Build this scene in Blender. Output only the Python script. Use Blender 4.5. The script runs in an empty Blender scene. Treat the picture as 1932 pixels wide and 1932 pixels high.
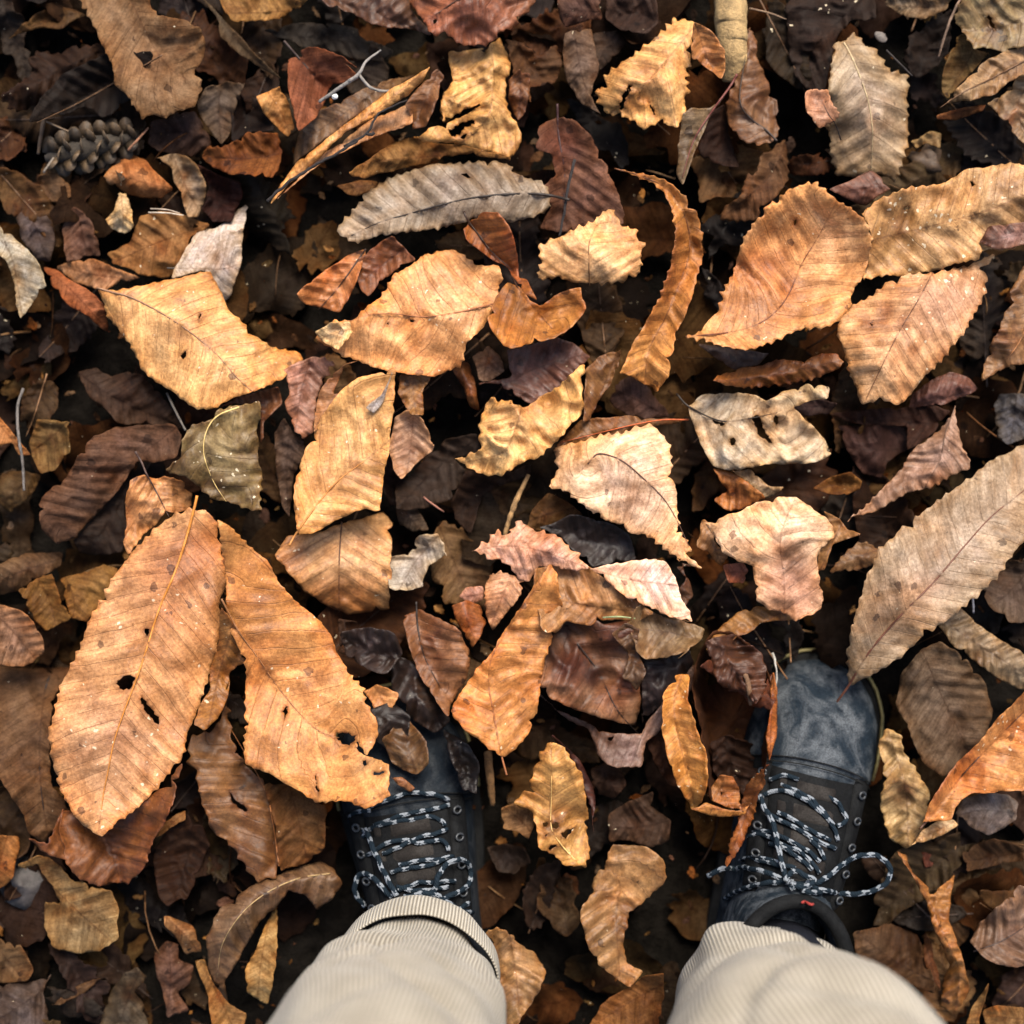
import bpy, math, random
import numpy as np
from mathutils import Vector, noise as mnoise
from mathutils.geometry import delaunay_2d_cdt
from mathutils.bvhtree import BVHTree

SC = bpy.context.scene
COL = SC.collection
HC = 1.35                 # camera height above the soil (m)
S = 0.82 / 1932.0         # metres on the soil per pixel of a 1932-pixel wide view

# ------------------------------------------------------------------ camera
cam = bpy.data.objects.new('camera', bpy.data.cameras.new('camera'))
COL.objects.link(cam)
cam.location = (0, 0, HC)
cam.rotation_euler = (0, 0, 0)
cam.data.sensor_width = 36
cam.data.angle = 2 * math.atan(0.41 / HC)
cam.data.clip_start = 0.02
cam.data.clip_end = 400
cam.data.dof.use_dof = True
cam.data.dof.focus_distance = HC - 0.105
cam.data.dof.aperture_fstop = 2.1
SC.camera = cam

# ------------------------------------------------------------------ light
SUN_EL, SUN_AZ = math.radians(54), math.radians(16)      # from the top of the picture
world = bpy.data.worlds.new('World')
SC.world = world
world.use_nodes = True
wn = world.node_tree
bg = wn.nodes['Background']
sky = wn.nodes.new('ShaderNodeTexSky')
sky.sky_type = 'NISHITA'
sky.sun_disc = False
sky.sun_elevation = SUN_EL
sky.sun_rotation = SUN_AZ
sky.dust_density = 3.0
wn.links.new(sky.outputs[0], bg.inputs[0])
bg.inputs[1].default_value = 0.055
sun = bpy.data.objects.new('sun', bpy.data.lights.new('sun', 'SUN'))
COL.objects.link(sun)
sun.data.energy = 1.5
sun.data.angle = math.radians(26)
sun.data.color = (1.0, 0.925, 0.80)
sd = Vector((math.sin(SUN_AZ) * math.cos(SUN_EL), math.cos(SUN_AZ) * math.cos(SUN_EL), math.sin(SUN_EL)))
sun.rotation_euler = sd.to_track_quat('Z', 'Y').to_euler()
sun.location = sd * 5
SC.view_settings.view_transform = 'Standard'
SC.view_settings.look = 'None'
SC.view_settings.exposure = 2.3
SC.view_settings.gamma = 1.0
SC.view_settings.use_curve_mapping = False
SC.cycles.max_bounces = 5
SC.cycles.diffuse_bounces = 3
SC.cycles.glossy_bounces = 2
SC.cycles.transmission_bounces = 3

# ------------------------------------------------------------------ helpers
def lin(c):
    return tuple((v / 255.0 / 12.92) if v <= 10 else (((v / 255.0) + 0.055) / 1.055) ** 2.4 for v in c)

def world_xy(x, y, z):
    k = S * (HC - z) / HC
    return (x - 966.0) * k, (966.0 - y) * k

REG = {'A': (0, 0), 'B': (650, 0), 'C': (1300, 0), 'D': (0, 650), 'E': (650, 650), 'F': (1300, 650),
       'G': (0, 1300), 'H': (500, 1300), 'I': (950, 1300), 'J': (1300, 1300)}

def pts(reg, s):
    """'x,y x,y ...' in a survey sheet -> plan coordinates (1932 wide)"""
    a = np.array([[float(v) for v in p.split(',')] for p in s.split()])
    if reg == 'W':
        return a
    if reg == 'K':
        return (np.array([640.0, 1450.0]) + a * (340 / 1932.0)) * 0.966
    o = np.array(REG[reg], float)
    return (o + a * (700 / 1932.0)) * 0.966

def new_obj(name, verts, faces, mat, parent=None, loc=None, uvs=None, tints=None, smooth=True):
    me = bpy.data.meshes.new(name)
    if loc is not None:
        l = Vector(loc)
        verts = [(v[0] - l.x, v[1] - l.y, v[2] - l.z) for v in verts]
    me.from_pydata([tuple(v) for v in verts], [], faces)
    if uvs is not None:
        uvl = me.uv_layers.new(name='UVMap')
        li = np.empty(len(me.loops), dtype=np.int32)
        me.loops.foreach_get('vertex_index', li)
        uvl.data.foreach_set('uv', np.asarray(uvs, dtype=np.float32)[li].ravel())
    if tints is not None:
        at = me.color_attributes.new('tint', 'FLOAT_COLOR', 'POINT')
        at.data.foreach_set('color', np.asarray(tints, dtype=np.float32).ravel())
    if smooth:
        me.polygons.foreach_set('use_smooth', [True] * len(me.polygons))
    if mat is not None:
        me.materials.append(mat)
    me.update()
    o = bpy.data.objects.new(name, me)
    if loc is not None:
        o.location = loc
    COL.objects.link(o)
    if parent is not None:
        o.parent = parent
        o.matrix_parent_inverse.identity()
        pw, q = Vector((0, 0, 0)), parent
        while q is not None:
            pw += Vector(q.location); q = q.parent
        o.location = (Vector(loc) if loc is not None else Vector((0, 0, 0))) - pw
    return o

def tag(o, label=None, cat=None, group=None, kind=None):
    if label: o['label'] = label
    if cat: o['category'] = cat
    if group: o['group'] = group
    if kind: o['kind'] = kind
    return o

def resample(P, step, closed=False):
    P = np.asarray(P, float)
    if closed:
        P = np.vstack([P, P[:1]])
    seg = np.linalg.norm(np.diff(P, axis=0), axis=1)
    keep = np.r_[True, seg > 1e-9]
    P = P[keep]
    seg = np.linalg.norm(np.diff(P, axis=0), axis=1)
    s = np.r_[0, np.cumsum(seg)]
    n = max(3, int(round(s[-1] / step)))
    t = np.linspace(0, s[-1], n + 1)
    if closed:
        t = t[:-1]
    return np.stack([np.interp(t, s, P[:, k]) for k in range(P.shape[1])], axis=1)

def smooth_line(P, step):
    """Catmull-Rom through the points"""
    P = np.asarray(P, float)
    if len(P) < 3:
        return resample(P, step)
    Q = np.vstack([2 * P[0] - P[1], P, 2 * P[-1] - P[-2]])
    out = []
    for i in range(1, len(Q) - 2):
        p0, p1, p2, p3 = Q[i - 1], Q[i], Q[i + 1], Q[i + 2]
        for t in np.linspace(0, 1, 10, endpoint=False):
            out.append(0.5 * ((2 * p1) + (-p0 + p2) * t + (2 * p0 - 5 * p1 + 4 * p2 - p3) * t * t + (-p0 + 3 * p1 - 3 * p2 + p3) * t ** 3))
    out.append(Q[-2])
    return resample(np.array(out), step)

def chaikin(P, r=0.22):
    Q = []
    n = len(P)
    for i in range(n):
        a, b = P[i], P[(i + 1) % n]
        Q.append(a * (1 - r) + b * r)
        Q.append(a * r + b * (1 - r))
    return np.array(Q)

def inside(pt, poly):
    x, y = pt[:, 0], pt[:, 1]
    c = np.zeros(len(pt), bool)
    n = len(poly)
    j = n - 1
    for i in range(n):
        xi, yi = poly[i]
        xj, yj = poly[j]
        if yi != yj:
            m = ((yi > y) != (yj > y)) & (x < (xj - xi) * (y - yi) / (yj - yi) + xi)
            c ^= m
        j = i
    return c

def dist_to_line(P, L, closed=False):
    """nearest distance, arclength and signed side of P to polyline L"""
    A = L if closed else L[:-1]
    B = np.roll(L, -1, axis=0) if closed else L[1:]
    d = B - A
    ln2 = (d ** 2).sum(1) + 1e-12
    ln = np.sqrt(ln2)
    s0 = np.r_[0, np.cumsum(ln)[:-1]]
    rel = P[:, None, :] - A[None]
    t = np.clip((rel * d[None]).sum(2) / ln2[None], 0, 1)
    near = A[None] + d[None] * t[..., None]
    dd = np.linalg.norm(P[:, None, :] - near, axis=2)
    k = dd.argmin(1)
    i = np.arange(len(P))
    cr = d[k, 0] * (P[:, 1] - A[k, 1]) - d[k, 1] * (P[:, 0] - A[k, 0])
    return dd[i, k], s0[k] + t[i, k] * ln[k], np.where(cr >= 0, 1.0, -1.0)

def tube_data(P, R, segs=6, squash=1.0):
    """P list of Vectors, R radii -> verts, faces, uvs"""
    P = [Vector(p) for p in P]
    n = len(P)
    V, F, U = [], [], []
    s = 0.0
    up = Vector((0, 0, 1))
    for i in range(n):
        d = (P[min(n - 1, i + 1)] - P[max(0, i - 1)])
        d = d.normalized() if d.length > 1e-9 else Vector((1, 0, 0))
        side = d.cross(up)
        side = side.normalized() if side.length > 1e-4 else Vector((1, 0, 0))
        nn = side.cross(d).normalized()
        if i:
            s += (P[i] - P[i - 1]).length
        for k in range(segs):
            a = 2 * math.pi * k / segs
            V.append(P[i] + side * (math.cos(a) * R[i]) + nn * (math.sin(a) * R[i] * squash))
            U.append((s, k / segs))
    for i in range(n - 1):
        for k in range(segs):
            F.append((i * segs + k, i * segs + (k + 1) % segs, (i + 1) * segs + (k + 1) % segs, (i + 1) * segs + k))
    F.append(tuple(range(segs))[::-1])
    F.append(tuple((n - 1) * segs + k for k in range(segs)))
    return V, F, U

# ------------------------------------------------------------------ materials
class NT:
    def __init__(self, name):
        self.m = bpy.data.materials.new(name)
        self.m.use_nodes = True
        self.t = self.m.node_tree
        self.t.nodes.clear()
        self.out = self.t.nodes.new('ShaderNodeOutputMaterial')
    def n(self, typ, **kw):
        nd = self.t.nodes.new(typ)
        for k, v in kw.items():
            setattr(nd, k, v)
        return nd
    def put(self, sock, v):
        if isinstance(v, bpy.types.NodeSocket):
            self.t.links.new(v, sock)
        elif isinstance(v, (tuple, list)) and sock.type == 'RGBA' and len(v) == 3:
            sock.default_value = (*v, 1)
        else:
            sock.default_value = v
    def math(self, op, a, b=0.0, c=0.0, clamp=False):
        nd = self.n('ShaderNodeMath', operation=op)
        nd.use_clamp = clamp
        self.put(nd.inputs[0], a); self.put(nd.inputs[1], b); self.put(nd.inputs[2], c)
        return nd.outputs[0]
    def mix(self, fac, a, b, blend='MIX'):
        nd = self.n('ShaderNodeMix', data_type='RGBA', blend_type=blend)
        self.put(nd.inputs[0], fac); self.put(nd.inputs[6], a); self.put(nd.inputs[7], b)
        return nd.outputs[2]
    def noise(self, vec, scale, detail=4, rough=0.6, dist=0.0):
        nd = self.n('ShaderNodeTexNoise')
        if vec is not None: self.put(nd.inputs['Vector'], vec)
        nd.inputs['Scale'].default_value = scale
        nd.inputs['Detail'].default_value = detail
        nd.inputs['Roughness'].default_value = rough
        nd.inputs['Distortion'].default_value = dist
        return nd.outputs[0]
    def ramp(self, v, a, b):
        nd = self.n('ShaderNodeMapRange', interpolation_type='SMOOTHSTEP')
        nd.clamp = True
        self.put(nd.inputs[0], v); nd.inputs[1].default_value = a; nd.inputs[2].default_value = b
        return nd.outputs[0]
    def bump(self, h, strength, distance):
        nd = self.n('ShaderNodeBump')
        self.put(nd.inputs['Height'], h)
        nd.inputs['Strength'].default_value = strength
        nd.inputs['Distance'].default_value = distance
        return nd.outputs[0]
    def principled(self, col, rough, normal=None, spec=0.5):
        p = self.n('ShaderNodeBsdfPrincipled')
        self.put(p.inputs['Base Color'], col); self.put(p.inputs['Roughness'], rough)
        p.inputs['Specular IOR Level'].default_value = spec
        if normal is not None: self.put(p.inputs['Normal'], normal)
        return p
    def finish(self, sh):
        self.t.links.new(sh, self.out.inputs['Surface'])
        return self.m

def leaf_material(name, use_attr_color=False, rough0=0.36, spec=0.42):
    T = NT(name)
    oi = T.n('ShaderNodeObjectInfo')
    tc = T.n('ShaderNodeTexCoord')
    uv = T.n('ShaderNodeUVMap'); uv.uv_map = 'UVMap'
    sep = T.n('ShaderNodeSeparateXYZ'); T.put(sep.inputs[0], uv.outputs[0])
    off = T.math('MULTIPLY', oi.outputs['Random'], 37.0)
    vadd = T.n('ShaderNodeVectorMath', operation='ADD')
    T.put(vadd.inputs[0], tc.outputs['Object']); T.put(vadd.inputs[1], off)
    co = vadd.outputs[0]
    att = T.n('ShaderNodeAttribute', attribute_name='tint')
    if use_attr_color:
        base = att.outputs['Color']; speck = 0.25
    else:
        base = T.mix(1.0, oi.outputs['Color'], att.outputs['Color'], 'MULTIPLY')
        speck = oi.outputs['Alpha']
    # broad mottling
    n1 = T.ramp(T.noise(co, 34, 7, 0.66, 0.8), 0.28, 0.72)
    dark = T.mix(1.0, base, (0.60, 0.50, 0.39), 'MULTIPLY')
    light = T.mix(1.0, base, (1.36, 1.40, 1.50), 'MULTIPLY')
    c = T.mix(n1, dark, light)
    # hue drift: amber patches, pinkish grey patches
    n2 = T.ramp(T.noise(co, 17, 4, 0.6, 0.5), 0.46, 0.72)
    c = T.mix(T.math('MULTIPLY', n2, 0.5), c, T.mix(1.0, c, (1.06, 0.78, 0.45), 'MULTIPLY'))
    n3 = T.ramp(T.noise(co, 23, 4, 0.6, 0.3), 0.54, 0.75)
    c = T.mix(T.math('MULTIPLY', n3, 0.5), c, T.mix(1.0, c, (0.96, 1.0, 1.28), 'MULTIPLY'))
    # streaks along the veins
    comb = T.n('ShaderNodeCombineXYZ')
    T.put(comb.inputs[0], T.math('MULTIPLY', sep.outputs[0], 2.4)); T.put(comb.inputs[1], T.math('MULTIPLY', sep.outputs[1], 0.35)); T.put(comb.inputs[2], off)
    st = T.ramp(T.noise(comb.outputs[0], 1.6, 5, 0.65), 0.3, 0.7)
    c = T.mix(1.0, c, T.mix(st, (0.72, 0.68, 0.62), (1.14, 1.14, 1.14)), 'MULTIPLY')
    # fine grain
    fine = T.noise(co, 420, 5, 0.7)
    c = T.mix(1.0, c, T.mix(T.ramp(fine, 0.33, 0.67), (0.76, 0.73, 0.70), (1.2, 1.2, 1.2)), 'MULTIPLY')
    # rusty rim towards the torn edge
    rim = T.math('MULTIPLY', att.outputs['Alpha'], T.ramp(T.noise(co, 60, 4, 0.6), 0.35, 0.65))
    c = T.mix(T.math('MULTIPLY', rim, 0.8), c, T.mix(1.0, c, (0.95, 0.70, 0.40), 'MULTIPLY'))
    # side veins
    wob = T.math('MULTIPLY', T.math('SUBTRACT', T.noise(co, 40, 2, 0.5), 0.5), 0.35)
    fr = T.math('FRACT', T.math('ADD', sep.outputs[0], wob))
    dv = T.math('ABSOLUTE', T.math('SUBTRACT', fr, 0.5))
    vein = T.math('SUBTRACT', 1.0, T.ramp(dv, 0.0, 0.04))
    vbreak = T.ramp(T.noise(co, 70, 3, 0.6), 0.30, 0.62)
    vm = T.math('MULTIPLY', vein, T.math('MULTIPLY', vbreak, 0.55))
    c = T.mix(vm, c, T.mix(1.0, c, (0.34, 0.26, 0.22), 'MULTIPLY'))
    midm = T.math('SUBTRACT', 1.0, T.ramp(T.math('ABSOLUTE', sep.outputs[1]), 0.02, 0.11))
    c = T.mix(T.math('MULTIPLY', midm, 0.45), c, T.mix(1.0, c, (0.45, 0.34, 0.28), 'MULTIPLY'))
    # net of tiny veins
    vor = T.n('ShaderNodeTexVoronoi', feature='DISTANCE_TO_EDGE')
    T.put(vor.inputs['Vector'], co); vor.inputs['Scale'].default_value = 330
    net = T.math('SUBTRACT', 1.0, T.ramp(vor.outputs['Distance'], 0.0, 0.12))
    c = T.mix(T.math('MULTIPLY', net, 0.16), c, T.mix(1.0, c, (0.5, 0.42, 0.36), 'MULTIPLY'))
    # dark rot spots
    v2 = T.n('ShaderNodeTexVoronoi', feature='F1')
    nz = T.n('ShaderNodeVectorMath', operation='ADD')
    T.put(nz.inputs[0], co)
    sc_ = T.n('ShaderNodeVectorMath', operation='SCALE')
    nzt = T.n('ShaderNodeTexNoise'); T.put(nzt.inputs['Vector'], co); nzt.inputs['Scale'].default_value = 220
    T.put(sc_.inputs[0], nzt.outputs['Color']); sc_.inputs['Scale'].default_value = 0.006
    T.put(nz.inputs[1], sc_.outputs[0])
    T.put(v2.inputs['Vector'], nz.outputs[0]); v2.inputs['Scale'].default_value = 75
    sepc = T.n('ShaderNodeSeparateColor'); T.put(sepc.inputs[0], v2.outputs['Color'])
    size = T.math('MULTIPLY', T.ramp(sepc.outputs[0], 0.62, 1.0), 0.26)
    spot = T.math('MULTIPLY', T.math('LESS_THAN', v2.outputs['Distance'], size), 0.72)
    c = T.mix(spot, c, T.mix(1.0, c, (0.2, 0.16, 0.14), 'MULTIPLY'))
    # blackish stipple and pale crumbs
    stip = T.ramp(T.noise(co, 640, 2, 0.5), 0.66, 0.72)
    c = T.mix(T.math('MULTIPLY', stip, 0.5), c, T.mix(1.0, c, (0.32, 0.28, 0.26), 'MULTIPLY'))
    v3 = T.n('ShaderNodeTexVoronoi', feature='F1')
    T.put(v3.inputs['Vector'], nz.outputs[0]); v3.inputs['Scale'].default_value = 240
    sep3 = T.n('ShaderNodeSeparateColor'); T.put(sep3.inputs[0], v3.outputs['Color'])
    sz3 = T.math('MULTIPLY', T.ramp(T.math('ADD', sep3.outputs[1], T.math('MULTIPLY', speck, 0.35)), 0.90, 1.28), 0.38)
    patch = T.ramp(T.noise(co, 22, 3, 0.6), 0.42, 0.6)
    crumb = T.math('MULTIPLY', T.math('LESS_THAN', v3.outputs['Distance'], T.math('MULTIPLY', sz3, patch)), 0.85)
    c = T.mix(crumb, c, (0.58, 0.48, 0.33))
    # relief
    wr = T.noise(co, 95, 5, 0.62, 0.6)
    h = T.math('ADD', T.math('MULTIPLY', vein, -0.4), T.math('MULTIPLY', wr, 0.9))
    h = T.math('ADD', h, T.math('MULTIPLY', net, -0.10))
    h = T.math('ADD', h, T.math('MULTIPLY', fine, 0.35))
    nb = T.bump(h, 0.65, 0.0011)
    rough = T.math('ADD', rough0, T.math('MULTIPLY', T.noise(co, 55, 3, 0.6), 0.36))
    p = T.principled(c, rough, nb, spec)
    tr = T.n('ShaderNodeBsdfTranslucent')
    T.put(tr.inputs['Color'], T.mix(1.0, c, (1.15, 0.8, 0.45), 'MULTIPLY')); T.put(tr.inputs['Normal'], nb)
    mx = T.n('ShaderNodeMixShader'); mx.inputs[0].default_value = 0.16
    T.t.links.new(p.outputs[0], mx.inputs[1]); T.t.links.new(tr.outputs[0], mx.inputs[2])
    return T.finish(mx.outputs[0])

M_LEAF = leaf_material('dry_leaf')
M_DULL = leaf_material('damp_leaf', False, 0.55, 0.14)
M_LITTER = leaf_material('rotting_litter', True, 0.65, 0.05)

def simple_mat(name, col, rough=0.6, scale=80, lo=0.6, hi=1.25, bump=0.4, bdist=0.001, spec=0.4, objcol=False):
    T = NT(name)
    tc = T.n('ShaderNodeTexCoord')
    base = col
    if objcol:
        base = T.n('ShaderNodeObjectInfo').outputs['Color']
    nz = T.noise(tc.outputs['Object'], scale, 6, 0.65, 0.4)
    nf = T.noise(tc.outputs['Object'], scale * 7, 4, 0.65)
    f = T.ramp(T.math('ADD', T.math('MULTIPLY', nz, 0.7), T.math('MULTIPLY', nf, 0.3)), 0.32, 0.68)
    c = T.mix(f, T.mix(1.0, base, (lo,) * 3, 'MULTIPLY'), T.mix(1.0, base, (hi,) * 3, 'MULTIPLY'))
    p = T.principled(c, rough, T.bump(T.math('ADD', nz, T.math('MULTIPLY', nf, 0.5)), bump, bdist), spec)
    return T.finish(p.outputs[0])

M_RIB = simple_mat('leaf_rib', (0.2, 0.1, 0.03), 0.55, 300, 0.6, 1.3, objcol=True)
M_TWIG = simple_mat('twig_bark', (0.1, 0.08, 0.06), 0.8, 140, 0.45, 1.5, 0.8, 0.002, objcol=True)
M_SOIL = simple_mat('soil', (0.006, 0.005, 0.004), 0.95, 60, 0.4, 1.8, 0.9, 0.006, 0.02)
M_SEED = simple_mat('seed', (0.3, 0.25, 0.2), 0.6, 200, 0.5, 1.4, 0.6, 0.001, objcol=True)

# ------------------------------------------------------------------ leaves
ALB = 0.66               # albedo = linear picture colour times this
N_LEAF = 0
HERO_MASK = np.zeros((560, 560), bool)   # plan coverage, 4 px cells, 150 px margin

def mark(poly):
    x0, y0 = poly.min(0); x1, y1 = poly.max(0)
    i0, i1 = max(0, int((x0 + 150) / 4)), min(559, int((x1 + 150) / 4))
    j0, j1 = max(0, int((y0 + 150) / 4)), min(559, int((y1 + 150) / 4))
    if i1 < i0 or j1 < j0: return None
    gx, gy = np.meshgrid(np.arange(i0, i1 + 1), np.arange(j0, j1 + 1))
    P = np.stack([gx.ravel() * 4 - 148.0, gy.ravel() * 4 - 148.0], 1)
    m = inside(P, poly)
    return gy.ravel()[m], gx.ravel()[m]

def leaf_shape(outline, mid, z, o, seed, grid=None):
    """builds one blade over its plan outline; returns verts, faces, uvs, tints, zfun, mid line"""
    rng = random.Random(seed)
    area = 0.5 * abs(np.dot(outline[:, 0], np.roll(outline[:, 1], 1)) - np.dot(outline[:, 1], np.roll(outline[:, 0], 1)))
    size = math.sqrt(area)
    g = grid or min(7.5, max(3.6, size / 32))
    c = outline.mean(0)
    if mid is None:
        q = outline - c
        w, v = np.linalg.eigh(q.T @ q)
        ax = v[:, 1]
        t = q @ ax
        mid = np.stack([c + ax * t.min() * 0.98, c + ax * t.max() * 0.98])
        mid[1] += np.array([rng.uniform(-1, 1), rng.uniform(-1, 1)]) * size * 0.05
        mid = np.stack([mid[0], (mid[0] + mid[1]) / 2 + np.array([-ax[1], ax[0]]) * size * rng.uniform(-.08, .08), mid[1]])
    ml = smooth_line(mid, 6.0)
    # outline: slightly rounded corners, saw teeth, ragged noise
    ol = resample(chaikin(outline, o.get('rnd', 0.07)), 2.6 if grid is None else grid * 0.6, True)
    nn = len(ol)
    tan = np.roll(ol, -1, 0) - np.roll(ol, 1, 0)
    tan /= np.linalg.norm(tan, axis=1)[:, None] + 1e-9
    nor = np.stack([tan[:, 1], -tan[:, 0]], 1)
    sa = np.dot(outline[:, 0], np.roll(outline[:, 1], -1)) - np.dot(outline[:, 1], np.roll(outline[:, 0], -1))
    if sa < 0: nor = -nor
    step = np.linalg.norm(np.roll(ol, -1, 0) - ol, axis=1)
    arc = np.cumsum(step)
    A = o.get('teeth', rng.choice([0, 2.5, 4])) * min(1, size / 110)
    per = max(11, o.get('per', 19) * min(1.0, size / 150 + 0.25))
    ph = arc / per + np.array([mnoise.noise((a / 60, seed * 3.1, 0)) for a in arc]) * 0.6
    f = ph % 1.0
    saw = np.where(f < 0.72, f / 0.72, (1 - f) / 0.28)
    amp = np.array([min(1.5, 0.12 + 2.4 * abs(mnoise.noise((a / 75, seed * 1.7, 5)))) for a in arc])
    rag = np.array([mnoise.noise((a / 14, seed * 2.3, 9)) * 2.0 + mnoise.noise((a / 40, seed * 2.3, 3)) * 2.6 for a in arc]) * o.get('rag', 1.0) * min(1, size / 120)
    ol = ol + nor * (A * (saw ** 1.6 - 0.3) * amp * 2.0 + rag * 1.35)[:, None]
    tot = arc[-1]
    for _ in range(rng.randint(1, 4)):                   # nicks and short tears
        a0, dep, wd = rng.uniform(0, tot), rng.uniform(4, 15) * min(1, size / 140), rng.uniform(2.5, 8)
        da = np.abs((arc - a0 + tot / 2) % tot - tot / 2)
        ol = ol - nor * (dep * np.exp(-da / wd))[:, None]
    holes = [np.asarray(h, float) for h in o.get('holes', [])]
    holes = [(lambda q: q + np.array([[rng.uniform(-2.2, 2.2), rng.uniform(-2.2, 2.2)] for _ in q]))(resample(chaikin(h, 0.1), 4.5, True)) for h in holes]
    x0, y0 = ol.min(0); x1, y1 = ol.max(0)
    gx, gy = np.meshgrid(np.arange(x0, x1, g), np.arange(y0, y1, g * 0.87))
    gx = gx + (np.arange(gx.shape[0])[:, None] % 2) * g / 2
    P = np.stack([gx.ravel(), gy.ravel()], 1)
    rs = np.random.RandomState(seed % 100000)
    P = P + rs.uniform(-.18, .18, P.shape) * g
    P = P[inside(P, ol)]
    if len(P):
        de, _, _ = dist_to_line(P, ol, True)
        P = P[de > g * 0.45]
    ms = ml[inside(ml, ol)]
    allp = [ol]; edges = [(i, (i + 1) % nn) for i in range(nn)]
    k = nn
    if len(ms) > 1 and len(P):
        dm, _, _ = dist_to_line(P, ms)
        P = P[dm > g * 0.4]
        ii = np.where(inside(ml, ol))[0]
        allp.append(ms)
        for a in range(len(ii) - 1):
            if ii[a + 1] == ii[a] + 1: edges.append((k + a, k + a + 1))
        k += len(ms)
    for h in holes:
        allp.append(h)
        edges += [(k + i, k + (i + 1) % len(h)) for i in range(len(h))]
        k += len(h)
        if len(P): P = P[~inside(P, h)]
    allp.append(P)
    co = np.vstack(allp)
    res = delaunay_2d_cdt([Vector(p) for p in co], edges, [], 0, 1e-4)
    V2 = np.array([(v.x, v.y) for v in res[0]])
    F = np.array([f for f in res[2] if len(f) == 3])
    cen = V2[F].mean(1)
    ok = inside(cen, ol)
    for h in holes:
        ok &= ~inside(cen, h)
    F = F[ok]
    used = np.unique(F)
    remap = -np.ones(len(V2), int); remap[used] = np.arange(len(used))
    V2 = V2[used]; F = remap[F]
    # make faces wind upward (plan y is down)
    a = V2[F[:, 1]] - V2[F[:, 0]]; b = V2[F[:, 2]] - V2[F[:, 0]]
    flip = (a[:, 0] * b[:, 1] - a[:, 1] * b[:, 0]) > 0
    F[flip] = F[flip][:, ::-1]

    spacing = o.get('vein', 30) * (1 if size > 140 else max(0.45, size / 140))
    fold = o['fold'] * 1.5 if 'fold' in o else rng.uniform(-.4, .45)
    gxs, gys = o.get('tilt', (rng.uniform(-.16, .16), rng.uniform(-.16, .16)))
    roll = o.get('roll', (rng.uniform(0, math.pi), rng.uniform(-.75, .7)))
    curl = o.get('curl', rng.uniform(-8, 8))
    cor = o.get('cor', 0.9) * 0.55 * min(1, size / 150)
    crum = (o.get('crum', rng.uniform(3, 5)) * 1.15 + 0.8) * min(1.25, size / 150 + 0.25)
    bumps = o.get('bumps', [])
    half = max(20.0, size * 0.5)

    def zfun(Q, edge=None):
        d, s, sg = dist_to_line(Q, ml)
        rel = Q - c
        zz = np.full(len(Q), z)
        zz += (rel[:, 0] * gxs - rel[:, 1] * gys) * S
        dd = np.minimum(d, half * 1.2)
        zz += fold * (np.sqrt(dd * dd + 20) - 4.4) * S
        t = (rel[:, 0] * math.cos(roll[0]) - rel[:, 1] * math.sin(roll[0])) / half
        zz += roll[1] * t * t * half * S * 0.5
        if edge is not None:
            zz += curl * 0.001 * np.exp(-(edge / (size * 0.11 + 6)) ** 2) * (0.5 + np.array([mnoise.noise((q[0] / 70, q[1] / 70, seed * .9)) for q in Q]) * 1.6)
        zz += cor * 0.001 * np.cos(2 * math.pi * (s + 0.75 * 0 - 0.62 * d) / spacing) * np.clip(d / 25, 0, 1)
        f1, f2 = 1 / (size * 0.42 + 10), 1 / (size * 0.16 + 8)
        uu = (s - 0.62 * d) / (size * 0.17 + 8)           # creases run along the side veins
        ww = sg * d / (size * 0.75 + 10)
        zz += crum * 0.001 * np.array([(mnoise.noise((q[0] * f1, q[1] * f1, seed * .37))) * 1.7 + (0.3 - abs(mnoise.noise((u_, w_ + k_ * 3.1, seed * .71)))) * 0.8
                                       + mnoise.noise((u_ * 2.2, w_ * 1.6 + k_ * 1.7, seed * .23)) * 0.28 + (0.28 - abs(mnoise.noise((q[0] * f2, q[1] * f2, seed * .91)))) * 0.8
                                       for q, u_, w_, k_ in zip(Q, uu, ww, sg)])
        for bx, by, br, bz in bumps:
            zz += bz * 0.01 * np.exp(-((Q[:, 0] - bx) ** 2 + (Q[:, 1] - by) ** 2) / br ** 2)
        return zz

    de, _, _ = dist_to_line(V2, ol, True)
    zz = np.maximum(zfun(V2, de), 0.003)
    d, s, sg = dist_to_line(V2, ml)
    uvs = np.stack([(s - 0.62 * d) / spacing + 20 + 0.37 * (sg < 0), sg * d * S * 100], 1)
    tints = np.ones((len(V2), 4))
    for (tx, ty, tr, tcol) in o.get('stain_shading', []):  # colour patches
        wgt = np.exp(-(((V2[:, 0] - tx) ** 2 + (V2[:, 1] - ty) ** 2) / tr ** 2) ** 2)
        tints[:, :3] *= 1 + wgt[:, None] * (np.array(tcol) - 1)
    for _ in range(o.get('blotch', rng.randint(3, 6))):
        q = rng.random(); tx = c[0] + (ol[rng.randrange(nn)][0] - c[0]) * q; ty = c[1] + (ol[rng.randrange(nn)][1] - c[1]) * q
        tr = size * rng.uniform(.10, .30)
        tc_ = rng.choice([(.66, .55, .46), (.74, .62, .50), (.80, .74, .74), (1.22, 1.26, 1.34), (1.15, 1.12, 1.02), (1.1, .92, .74)])
        wgt = np.exp(-(((V2[:, 0] - tx) ** 2 + (V2[:, 1] - ty) ** 2) / tr ** 2))
        wgt = wgt * np.clip([0.75 + 0.9 * mnoise.noise((q_[0] / (size * .12), q_[1] / (size * .12), seed * .53)) for q_ in V2], 0, 1.4)
        tints[:, :3] *= 1 + wgt[:, None] * (np.array(tc_) - 1)
    for h in holes:
        dh, _, _ = dist_to_line(V2, h, True)
        de = np.minimum(de, dh)
        tints[:, :3] *= 1 - np.exp(-dh / 5.0)[:, None] * np.array([.45, .52, .58])
    tints[:, 3] = .5 * np.exp(-de / 7.0) + .5 * np.exp(-de / (size * .12 + 8))
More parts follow.
